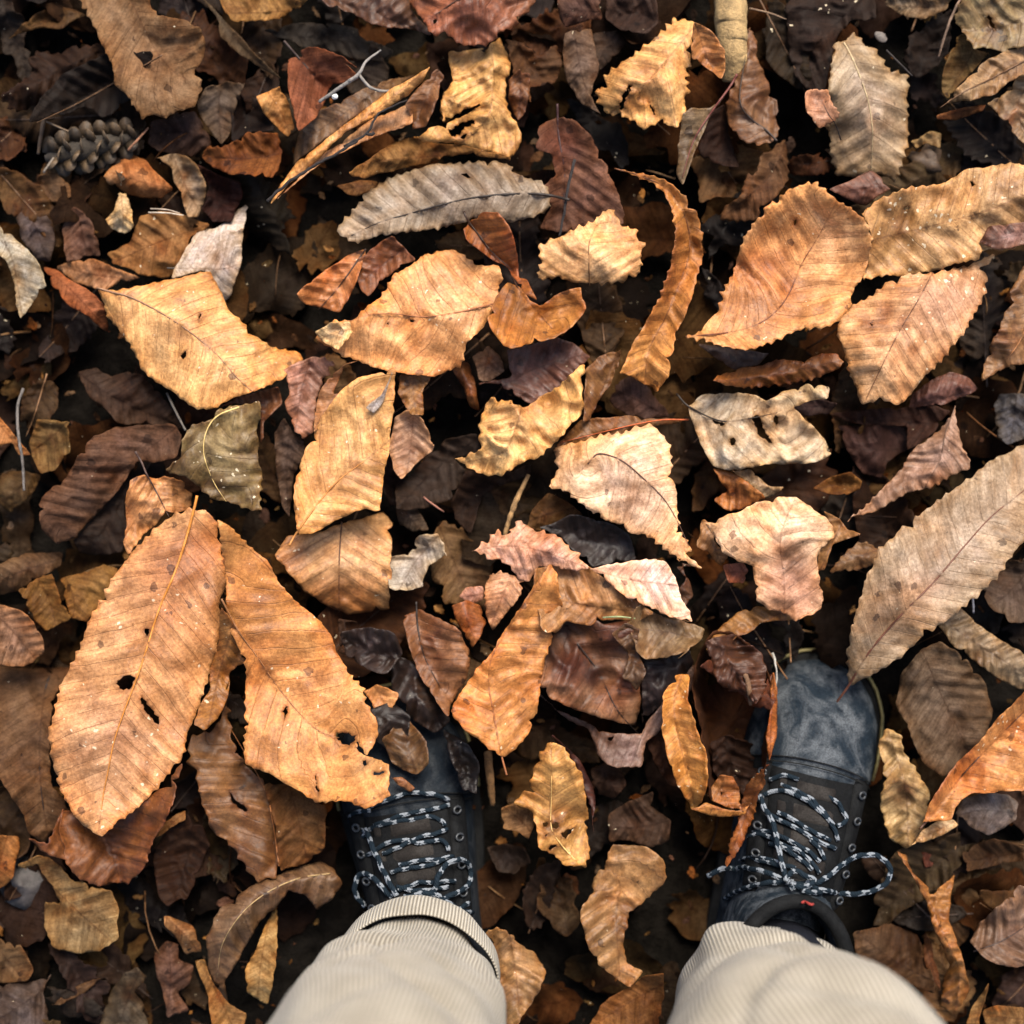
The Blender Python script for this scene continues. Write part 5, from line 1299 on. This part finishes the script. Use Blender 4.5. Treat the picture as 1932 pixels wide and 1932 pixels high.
# conifer cone: core and overlapping scales
cx, cy = sheet("A:490,795")[0]
czz = .045
wx, wy = world_xy(cx, cy, czz)
cone = bpy.data.objects.new('conifer_cone', None); COL.objects.link(cone)
cone.location = (wx, wy, czz - .012); cone.rotation_euler = (0, 0, math.radians(14))
tag(cone, 'brown scaly conifer cone half sunk in the litter, upper left', 'cone')
v, f, u = tube_data([Vector((-.036 + .006 * i, 0, .012)) for i in range(13)], [.002 + .0065 * math.sin(math.pi * min(1, (i + .6) / 12.5)) for i in range(13)], 10)
core = new_obj('core', v, f, M_TWIG); core.parent = cone; core.color = (.03, .022, .015, 1)
sv = [(0, -.004, 0), (0, .004, 0), (.008, .0058, .0014), (.0125, .003, .003), (.0135, 0, .0036), (.0125, -.003, .003), (.008, -.0058, .0014), (.006, 0, .0026)]
sf = [(0, 6, 7), (0, 7, 1), (1, 7, 2), (2, 7, 3), (3, 7, 4), (4, 7, 5), (5, 7, 6)]
sme = None
for i in range(46):
    t_ = i / 45.0
    a = i * 2.39996
    r = .002 + .0055 * math.sin(math.pi * min(1, t_ * .9 + .08))
    if sme is None:
        so = new_obj('scale', sv, sf, M_SEED); sme = so.data
        md = so.modifiers.new('thick', 'SOLIDIFY'); md.thickness = .0006
    else:
        so = so.copy(); COL.objects.link(so)
    so.parent = cone
    so.location = (-.034 + .066 * t_, r * math.cos(a), .012 + r * math.sin(a))
    d = Vector((.55, math.cos(a), math.sin(a))).normalized()
    so.rotation_mode = 'QUATERNION'; so.rotation_quaternion = d.to_track_quat('X', 'Z')
    bf = rng.uniform(.12, .55); cc = [v * bf for v in (.15, .092, .045)]
    so.color = (*cc, 1)

# ------------------------------------------------------------------ the person: boots and corduroy trousers
def boot_leather(name, c1, c2, c3):
    T = NT(name)
    tc = T.n('ShaderNodeTexCoord'); co = tc.outputs['Object']
    a = T.ramp(T.noise(co, 34, 6, 0.62, 0.8), 0.40, 0.64)
    b = T.ramp(T.noise(co, 120, 5, 0.7, 0.4), 0.5, 0.72)
    c = T.mix(a, c1, c2)
    c = T.mix(T.math('MULTIPLY', b, 0.75), c, c3)
    g = T.noise(co, 900, 3, 0.6)
    c = T.mix(1.0, c, T.mix(T.ramp(g, .3, .7), (.7, .7, .7), (1.25, 1.25, 1.25)), 'MULTIPLY')
    h = T.math('ADD', T.noise(co, 70, 5, .65, .8), T.math('MULTIPLY', g, .25))
    p = T.principled(c, 0.8, T.bump(h, 0.8, 0.0014), 0.08)
    return T.finish(p.outputs[0])
M_NUBUCK = boot_leather('worn_blue_leather', (.008, .013, .019), (.066, .073, .081), (.003, .006, .010))
M_NUBUCK_SHADED = boot_leather('shaded_blue_leather', (.006, .009, .013), (.026, .029, .033), (.003, .005, .008))  # left boot's darker copy, its shade put into the leather colour
M_DARK = boot_leather('dark_leather', (.004, .0042, .0046), (.008, .0084, .009), (.002, .0024, .003))
M_TONGUE = boot_leather('tongue_cloth', (.013, .011, .010), (.026, .023, .021), (.007, .006, .006))
M_RUBBER = simple_mat('rubber', (.008, .008, .008), .85, 120, .6, 1.5, .5, .001, .08)
M_WELT = simple_mat('welt', (.16, .13, .05), .7, 200, .5, 1.4, .5, .0005)
M_METAL = simple_mat('eyelet_metal', (.014, .016, .019), .5, 300, .6, 1.3, .3, .0005, .6)
M_SOCK = simple_mat('sock_knit', (.008, .009, .014), .95, 500, .5, 1.6, .8, .001, .1)
M_RED = simple_mat('red_thread', (.22, .02, .015), .8, 600, .6, 1.3, .6, .0005)

def lace_mat():
    T = NT('speckled_lace')
    uv = T.n('ShaderNodeUVMap'); uv.uv_map = 'UVMap'
    sep = T.n('ShaderNodeSeparateXYZ'); T.put(sep.inputs[0], uv.outputs[0])
    tc = T.n('ShaderNodeTexCoord')
    per = T.math('ADD', T.math('MULTIPLY', sep.outputs[0], 1 / 0.0125), T.math('MULTIPLY', T.noise(tc.outputs['Object'], 130, 2, .5), 1.1))
    fr = T.math('ABSOLUTE', T.math('SUBTRACT', T.math('FRACT', per), 0.5))
    sx = T.math('ABSOLUTE', T.math('SINE', T.math('MULTIPLY', sep.outputs[1], 2 * math.pi * 2)))
    lim = T.math('ADD', 0.03, T.math('MULTIPLY', sx, 0.2))
    wob = T.math('MULTIPLY', T.math('SUBTRACT', T.noise(tc.outputs['Object'], 620, 4, .7), .5), .4)
    m = T.math('LESS_THAN', fr, T.math('ADD', lim, wob))
    g = T.noise(tc.outputs['Object'], 1500, 3, .6)
    navy = T.mix(g, (.003, .006, .010), (.010, .018, .026))
    white = T.mix(g, (.07, .08, .095), (.24, .26, .285))
    c = T.mix(m, navy, white)
    br = T.n('ShaderNodeTexWave'); br.inputs['Scale'].default_value = 260; br.bands_direction = 'DIAGONAL'
    T.put(br.inputs['Vector'], tc.outputs['Object'])
    p = T.principled(c, .85, T.bump(T.math('ADD', br.outputs['Fac'], g), .6, .0006), .1)
    return T.finish(p.outputs[0])
M_LACE = lace_mat()

YT = [0, .02, .06, .08, .12, .15, .18, .205, .222, .235, .26, .278, .290, .297, .300]
HT = [.085, .092, .108, .115, .118, .108, .092, .0775, .072, .0685, .061, .052, .041, .028, .016]
WT = [.026, .033, .037, .038, .040, .043, .047, .0495, .0505, .050, .0465, .038, .027, .015, .004]
def sec(y, th, off=0.0):
    w = np.interp(y, YT, WT) + off
    h = np.interp(y, YT, HT) + off
    h -= .0035 * math.exp(-((y - .205 - .25 * (math.cos(th) * .02)) / .006) ** 2) if off < .001 else 0
    c, s = math.cos(th), math.sin(th)
    lean = .12 * (h - .02)
    return (w * math.copysign(abs(c) ** .78, c), y, .010 + (h - .010) * abs(s) ** .72)

def patch(y0, y1, t0, t1, off, ny=10, nt=10, curve=0.0):
    V, F = [], []
    for j in range(ny + 1):
        for i in range(nt + 1):
            th = t0 + (t1 - t0) * i / nt
            y = y0 + (y1 - y0) * j / ny
            y = y + curve * (math.cos(th) ** 2) * (1 - j / ny)
            edge = min(i, nt - i, j, ny - j)
            V.append(sec(y, th, off if edge > 0 else off * .15))
    for j in range(ny):
        for i in range(nt):
            a = j * (nt + 1) + i
            F.append((a, a + 1, a + nt + 2, a + nt + 1))
    return V, F

def make_boot(ox, oy, yaw, label, person, rows, bows, red=False):
    nub = M_NUBUCK if red else M_NUBUCK_SHADED
    cs, sn = math.cos(yaw), math.sin(yaw)
    W = lambda p: Vector((ox + p[0] * cs + p[1] * sn, oy - p[0] * sn + p[1] * cs, p[2]))
    V, F = [], []
    ys = [0.002 + .296 * i / 44 for i in range(45)] + [.2995]
    nt = 28
    for y in ys:
        for i in range(nt + 1):
            V.append(W(sec(y, math.pi * i / nt)))
    for j in range(len(ys) - 1):
        for i in range(nt):
            a = j * (nt + 1) + i
            F.append((a, a + nt + 1, a + nt + 2, a + 1))
    # shaft
    base = len(V)
    rings = [(.06, .083, .072, .040), (.09, .080, .070, .041), (.115, .076, .066, .042), (.135, .073, .063, .043), (.150, .072, .062, .045), (.152, .072, .056, .040), (.12, .072, .052, .036)]
    ns = 36
    for (z, yc, ry, rx) in rings:
        for i in range(ns):
            a = 2 * math.pi * i / ns
            V.append(W((rx * math.cos(a), yc + ry * math.sin(a), z + .010 * math.sin(a) * (-1) * (z > .1))))
    for j in range(len(rings) - 1):
        for i in range(ns):
            F.append((base + j * ns + i, base + j * ns + (i + 1) % ns, base + (j + 1) * ns + (i + 1) % ns, base + (j + 1) * ns + i))
    up = new_obj('boot', V, F, nub, person, (ox, oy, 0))
    up['label'] = label
    bvh = BVHTree.FromPolygons([Vector(v) for v in V], F)
    def sub(name, v, f, m, u=None, world=False):
        return new_obj(name, v if world else [W(p) for p in v], f, m, up, (ox, oy, 0), u)
    # sole and welt
    outl = []
    for i in range(60):
        a = 2 * math.pi * i / 60
    ysol = [.30 * (0.5 - 0.5 * math.cos(math.pi * i / 30)) for i in range(31)]
    right = [(np.interp(y, YT, WT) + .0055, y + .006 * (y / .3) - .003) for y in ysol]
    loop = right + [(-x, y) for x, y in reversed(right)]
    n = len(loop)
    v = [(x, y, 0.0) for x, y in loop] + [(x * 1.02, y, .014) for x, y in loop] + [(x * .99, y, .020) for x, y in loop]
    f = [tuple(range(n))[::-1], tuple(range(2 * n, 3 * n))]
    for k in range(2):
        f += [(k * n + i, k * n + (i + 1) % n, (k + 1) * n + (i + 1) % n, (k + 1) * n + i) for i in range(n)]
    sub('sole', v, f, M_RUBBER)
    wl = [W((x * 1.01, y + .003, .021)) for x, y in loop[19:len(loop) - 19]]
    v, f, u = tube_data(wl, [.0013] * len(wl), 6)
    sub('welt', v, f, M_WELT, u, True)
    v, f = patch(.222, .2985, .10, math.pi - .10, .0022, 22, 26, -.012)
    tcp = sub('toe_cap', v, f, nub)
    for off_ in (0, .004):
        sp = [W(sec(.221 + off_ - .012 * math.cos(q) ** 2, q, .0030)) for q in [.25 + (math.pi - .5) * i / 30 for i in range(31)]]
        v, f, u = tube_data(sp, [.0005] * 31, 5)
        sub('seam', v, f, M_RUBBER, u, True)
    v, f = patch(.128, .214, math.pi / 2 - .62, math.pi / 2 + .62, .0022, 20, 14)
    sub('tongue', v, f, M_DARK)
    for k in range(5):
        y0 = .130 + k * .0168
        v, f = patch(y0, y0 + .0132, math.pi / 2 - .30, math.pi / 2 + .22, .0046, 4, 6)
        sub('tongue_pad', v, f, M_TONGUE)
        v, f = patch(y0 + .001, y0 + .0125, math.pi / 2 + .27, math.pi / 2 + .44, .0042, 4, 4)
        sub('tongue_pad', v, f, M_TONGUE)
    for sgn in (-1, 1):
        t0, t1 = (math.pi / 2 - .98, math.pi / 2 - .60) if sgn > 0 else (math.pi / 2 + .60, math.pi / 2 + .98)
        v, f = patch(.120, .219, t0, t1, .0040, 20, 6)
        sub('lace_facing', v, f, M_DARK)
        em = None
        for k in range(5):
            y0 = .132 + k * .019
            c = sec(y0, math.pi / 2 - sgn * .68, .0065)
            ringp = [W((c[0] + (.0026) * math.cos(q), c[1] + (.0026) * math.sin(q), c[2] - sgn * (.0026) * math.cos(q) * .75)) for q in [2 * math.pi * i / 10 for i in range(11)]]
            v, f, u = tube_data(ringp, [.0010] * 11, 6)
            sub('eyelet', v, f, M_METAL, u, True)
    # padded collar
    col = [W((.043 * math.cos(a), .072 + .060 * math.sin(a), .152 - .010 * math.sin(a))) for a in [2 * math.pi * i / 40 for i in range(41)]]
    v, f, u = tube_data(col, [.0055] * 41, 8)
    sub('collar', v, f, M_DARK, u, True)
    if red:
        pt = [W((x, .1335 - 2.2 * x * x, .150 + .003 * math.sin(x * 900))) for x in [-.0045 + .0011 * i for i in range(9)]]
        v, f, u = tube_data(pt, [.0010] * 9, 6)
        sub('pull_tab', v, f, M_RED, u, True)
    # laces: dropped on the upper, a few mm proud of it
    def on_boot(line, lift):
        P2 = smooth_line(sheet(line), 4.0)
        out = []
        eye = Vector((0, 0, HC))
        last = None
        for i, q in enumerate(P2):
            d = (Vector((*world_xy(q[0], q[1], 0.0), 0.0)) - eye).normalized()
            hit, nrm, _, _ = bvh.ray_cast(eye, d)
            z = hit.z if hit is not None else (last if last is not None else .08)
            z = max(z, .035)
            if last is not None: z = max(min(z, last + .006), last - .004)
            last = z
            zz = z + lift(i / (len(P2) - 1)) if callable(lift) else z + lift
            out.append(Vector((*world_xy(q[0], q[1], zz), zz)))
        z = [p.z for p in out]
        for _ in range(4):
            z = [z[0]] + [(z[i - 1] + z[i] * 2 + z[i + 1]) / 4 for i in range(1, len(z) - 1)] + [z[-1]]
        return [Vector((p.x + .0011 * mnoise.noise((i * .22, z[0] * 900, 1)), p.y + .0011 * mnoise.noise((i * .22, z[0] * 900, 5)), zz + .0012 * mnoise.noise((i * .3, z[0] * 900, 9)))) for i, (p, zz) in enumerate(zip(out, z))]
    for line in rows:
        v, f, u = tube_data(on_boot(line, .0062), [.0018] * 4000, 8, .7)
        sub('lace', v, f, M_LACE, u, True)
    for line, lift in bows:
        v, f, u = tube_data(on_boot(line, lift), [.0021] * 4000, 8, .75)
        sub('lace', v, f, M_LACE, u, True)
    return up

person = bpy.data.objects.new('person', None); COL.objects.link(person)
person.location = (0.06, -0.36, 0)
tag(person, 'standing person seen from above in beige corduroy trousers and dark hiking boots', 'person')

R_yaw, L_yaw = math.radians(13.5), math.radians(-10)
toe = Vector(world_xy(1574, 1250, .045))
r_org = toe - .300 * Vector((math.sin(R_yaw), math.cos(R_yaw)))
lc = Vector(world_xy(768, 1600, .108))
l_org = lc - .193 * Vector((math.sin(L_yaw), math.cos(L_yaw)))
arch = lambda h: (lambda t: .006 + h * math.sin(math.pi * t))
make_boot(r_org.x, r_org.y, R_yaw, 'right boot with worn blue-grey toe and a lace loop sticking out', person, [
    "J:560,615 640,592 720,615", "J:850,690 920,730 968,810 960,850 925,868",
    "J:510,715 570,680 640,672 720,705 800,760 880,830 915,890 930,945",
    "J:545,800 590,820 680,860 790,930 870,968 915,985", "J:780,935 830,985 855,1050", "J:620,640 700,672 790,726 860,800 905,860", "J:600,790 690,830 800,900 890,945", "J:470,900 560,895 660,940 750,985 830,1060",
    "J:440,930 500,908 570,930 650,975 720,1000 790,1065 830,1120", "J:560,960 640,985 720,1040 790,1100",
    "J:400,1050 480,1030 560,1045 640,1075 700,1095", "J:450,1035 560,1065 640,1090"],
    [("J:505,700 535,770 570,830 600,940 620,1040 640,1110 655,1155 690,1205", .013),
     ("J:230,1132 300,1100 420,1093 530,1112 620,1150 690,1172", arch(.008)),
     ("J:310,1258 400,1210 500,1182 590,1166 680,1172 740,1190", .010),
     ("J:690,1178 780,1172 860,1150 930,1090 1010,1035 1100,1018 1180,1048 1212,1110 1190,1170 1110,1215 1000,1232 880,1218 780,1192 700,1180", arch(.014)),
     ("J:645,1165 690,1108 760,1135 800,1162 740,1196 670,1180", .016),
     ("J:735,1212 790,1222 840,1228", .010)], red=True)
make_boot(l_org.x, l_org.y, L_yaw, 'left boot, its toe buried under leaves', person, [
    "K:480,700 650,640 850,570 1050,560 1230,590 1340,640",
    "K:450,975 520,935 700,890 900,860 1150,828 1270,870 1300,930", "K:520,925 700,855 850,798 1000,770 1200,735 1350,690",
    "K:540,1190 650,1120 850,1090 1000,1122 1250,1088 1320,1150 1340,1210", "K:600,1235 750,1180 900,1110 1050,1040 1240,1000 1330,960",
    "K:700,1445 850,1400 1100,1370 1300,1300", "K:780,1365 900,1340 1030,1310 1240,1300 1400,1265",
    "K:470,760 340,770 255,830 290,930 420,982", "K:430,1010 380,1060 350,1180 400,1260 500,1230",
    "K:780,1640 950,1572 1150,1552 1420,1540", "K:760,1600 900,1640 1100,1640 1350,1600"],
    [("K:410,955 470,1080 520,1230 590,1370 670,1530 770,1700", .013),
     ("K:720,1720 660,1670 560,1560 440,1462 350,1462 300,1590 320,1700 420,1820", arch(.010)),
     ("K:1060,1725 1180,1640 1220,1500 1300,1380 1420,1300 1530,1310 1590,1430 1570,1560 1500,1640 1380,1690 1200,1765", arch(.014)),
     ("K:850,1720 960,1700 1080,1668 1220,1700 1340,1780 1480,1870 1600,1890", .010),
     ("K:1000,1790 1150,1830 1300,1900 1420,1880 1560,1790", .009)])

# trousers
def cord_mat():
    T = NT('beige_corduroy')
    uv = T.n('ShaderNodeUVMap'); uv.uv_map = 'UVMap'
    sep = T.n('ShaderNodeSeparateXYZ'); T.put(sep.inputs[0], uv.outputs[0])
    tc = T.n('ShaderNodeTexCoord')
    co = tc.outputs['Object']
    wob = T.math('MULTIPLY', T.noise(co, 60, 2, .5), .25)
    ph = T.math('MULTIPLY', T.math('ADD', sep.outputs[0], wob), 2 * math.pi)
    rib = T.math('ADD', T.math('MULTIPLY', T.math('SINE', ph), .5), .5)
    n = T.ramp(T.noise(co, 26, 5, .6), .3, .7)
    g = T.noise(co, 1300, 3, .6)
    c = T.mix(n, (.262, .234, .188), (.345, .312, .258))
    c = T.mix(1.0, c, T.mix(T.math('POWER', rib, .6), (.30, .27, .23), (1.15, 1.15, 1.15)), 'MULTIPLY')
    c = T.mix(1.0, c, T.mix(g, (.84, .84, .84), (1.14, 1.14, 1.14)), 'MULTIPLY')
    h = T.math('ADD', rib, T.math('MULTIPLY', g, .25))
    p = T.principled(c, .9, T.bump(h, .8, .0011), .15)
    p.inputs['Sheen Weight'].default_value = .15
    return T.finish(p.outputs[0])
M_CORD = cord_mat()

def ring_at(px, py, z, rx, ry):
    """centre and radii given on the plan at that height -> metres"""
    k = S * (HC - z) / HC
    x, y = world_xy(px, py, z)
    return (x, y, z, rx * k, ry * k)

def leg_loft(rings, nth=168, nz=110, slope=0.0, dents=(), fold_amp=.008, seed=1, ribs=150):
    A = np.array(rings)
    t = np.linspace(0, 1, len(A))
    # smooth the rings along the leg
    fine = smooth_line(A, 1e-9 + (np.linalg.norm(np.diff(A, axis=0), axis=1).sum()) / nz)
    V, U = [], []
    n = len(fine)
    z0 = fine[0][2]
    for j, (x, y, z, rx, ry) in enumerate(fine):
        for i in range(nth):
            a = 2 * math.pi * i / nth
            c, s = math.cos(a), math.sin(a)
            f = (mnoise.noise((c * 1.3 + seed, s * 1.3, z * 13)) + .5 * mnoise.noise((c * 2.6, s * 2.6 + seed, z * 26))) * fold_amp
            r = 1.0
            zz = z + slope * s * max(0, 1 - (z - z0) / .12)
            for dn in dents:
                da, dz, wa, wz, dep = dn[:5]
                q = (a - da + math.pi) % (2 * math.pi) - math.pi
                if len(dn) > 5:                          # a crisp crease running aslant
                    t_ = (z - dz - dn[5] * q - .006 * math.sin(q * 5)) / wz
                    f += dep * .85 * math.exp(-(q / wa) ** 2) * math.exp(-abs(t_) * (1.6 if t_ > 0 else .8))
                else:
                    f += dep * math.exp(-(q / wa) ** 2 - ((z - dz) / wz) ** 2)
            V.append((x + (rx + f) * c, y + (ry + f) * s, zz))
            U.append((ribs * i / nth, z))
    F = []
    for j in range(n - 1):
        for i in range(nth):
            F.append((j * nth + i, j * nth + (i + 1) % nth, (j + 1) * nth + (i + 1) % nth, (j + 1) * nth + i))
    return V, F, U, n

def add_leg(name, label, V, F, U, nth=168, ribs=150):
    # seam column so that the ribs run through
    V2, U2, F2 = [], [], []
    n = len(V) // nth
    for j in range(n):
        for i in range(nth + 1):
            V2.append(V[j * nth + i % nth]); U2.append((ribs * i / nth, V[j * nth][2]))
    for j in range(n - 1):
        for i in range(nth):
            a = j * (nth + 1) + i
            F2.append((a, a + 1, a + nth + 2, a + nth + 1))
    o = new_obj(name, V2, F2, M_CORD, person, tuple(person.location), U2)
    o['label'] = label
    m = o.modifiers.new('cloth', 'SOLIDIFY'); m.thickness = .0014; m.offset = -1
    return o

PI = math.pi
L_rings = [ring_at(780, 1874, .118, 162, 148), ring_at(774, 1886, .145, 167, 152), ring_at(752, 1924, .185, 190, 162), ring_at(732, 1968, .235, 212, 184),
           ring_at(714, 2025, .295, 234, 214), ring_at(700, 2130, .38, 255, 252), (-.105, -.40, .52, .082, .088), (-.10, -.40, .70, .092, .098), (-.095, -.40, .90, .098, .11)]
V, F, U, n = leg_loft(L_rings, slope=.0, dents=[(PI * .78, .165, .5, .02, .010), (PI * .5, .150, .9, .012, -.006), (PI * .22, .2, .3, .03, -.006), (PI * .45, .225, .5, .02, .006), (PI * .58, .20, .7, .010, -.010, .05), (PI * .40, .235, .6, .012, -.012, -.06), (PI * .64, .27, .6, .014, -.012, .07), (PI * .36, .31, .7, .016, -.013, -.08), (PI * .52, .355, .8, .02, -.012, .05), (PI * .60, .222, .5, .012, .007, .05)], seed=1)
lleg = add_leg('trouser_leg', 'left trouser leg with a turned-up hem', V, F, U)
R_rings = [ring_at(1450, 1890, .135, 168, 152), ring_at(1456, 1915, .17, 178, 165), ring_at(1474, 1950, .21, 208, 186), ring_at(1508, 2005, .27, 256, 228),
           ring_at(1550, 2100, .34, 310, 275), (.215, -.41, .46, .084, .088), (.16, -.41, .62, .092, .098), (.105, -.40, .90, .098, .11)]
V, F, U, n = leg_loft(R_rings, slope=.0, dents=[(PI * .48, .212, .13, .010, -.020), (PI * .48, .190, .3, .012, .006), (PI * .68, .155, .3, .02, .006), (PI * .3, .18, .35, .03, -.006), (PI * .62, .22, .3, .03, -.006), (PI * .36, .235, .5, .012, -.010, -.06), (PI * .64, .225, .6, .012, -.010, .06), (PI * .40, .28, .7, .016, -.013, -.07), (PI * .58, .32, .7, .018, -.014, .08), (PI * .45, .36, .8, .02, -.012, -.05)], fold_amp=.007, seed=5)
rleg = add_leg('trouser_leg', 'right trouser leg with a dimple above the hem', V, F, U)
# turned-up hem of the left leg
C_rings = [ring_at(784, 1848, .116, 164, 160), ring_at(782, 1852, .122, 166, 161), ring_at(779, 1863, .134, 168, 157), ring_at(776, 1876, .144, 169, 153)]
V, F, U, n = leg_loft(C_rings, nz=14, fold_amp=.003, seed=1)
cuff = add_leg('cuff', 'turned-up corduroy hem', V, F, U)
cuff.modifiers[0].thickness = .0012
# hips, out of the picture
hv, hf, hu = tube_data([Vector((0.005, -.40, .86)), Vector((0.005, -.40, .92)), Vector((.005, -.40, 1.0)), Vector((.005, -.40, 1.04))], [.19, .20, .185, .16], 28)
hv = [Vector((v.x, -.40 + (v.y + .40) * .66, v.z)) for v in hv]
hips = new_obj('trouser_seat', hv, hf, M_CORD, person, tuple(person.location), [(q[1] * 300, q[0]) for q in hu])
# dark sock and boot lining seen above the right collar
for org, yaw in ((r_org, R_yaw), (l_org, L_yaw)):
    cs, sn = math.cos(yaw), math.sin(yaw)
    P = [Vector((org.x + .070 * sn, org.y + .070 * cs, .10 + .02 * i)) for i in range(6)]
    v, f, u = tube_data(P, [.043, .042, .041, .041, .042, .043], 24)
    new_obj('sock', v, f, M_SOCK, person, tuple(person.location), u)
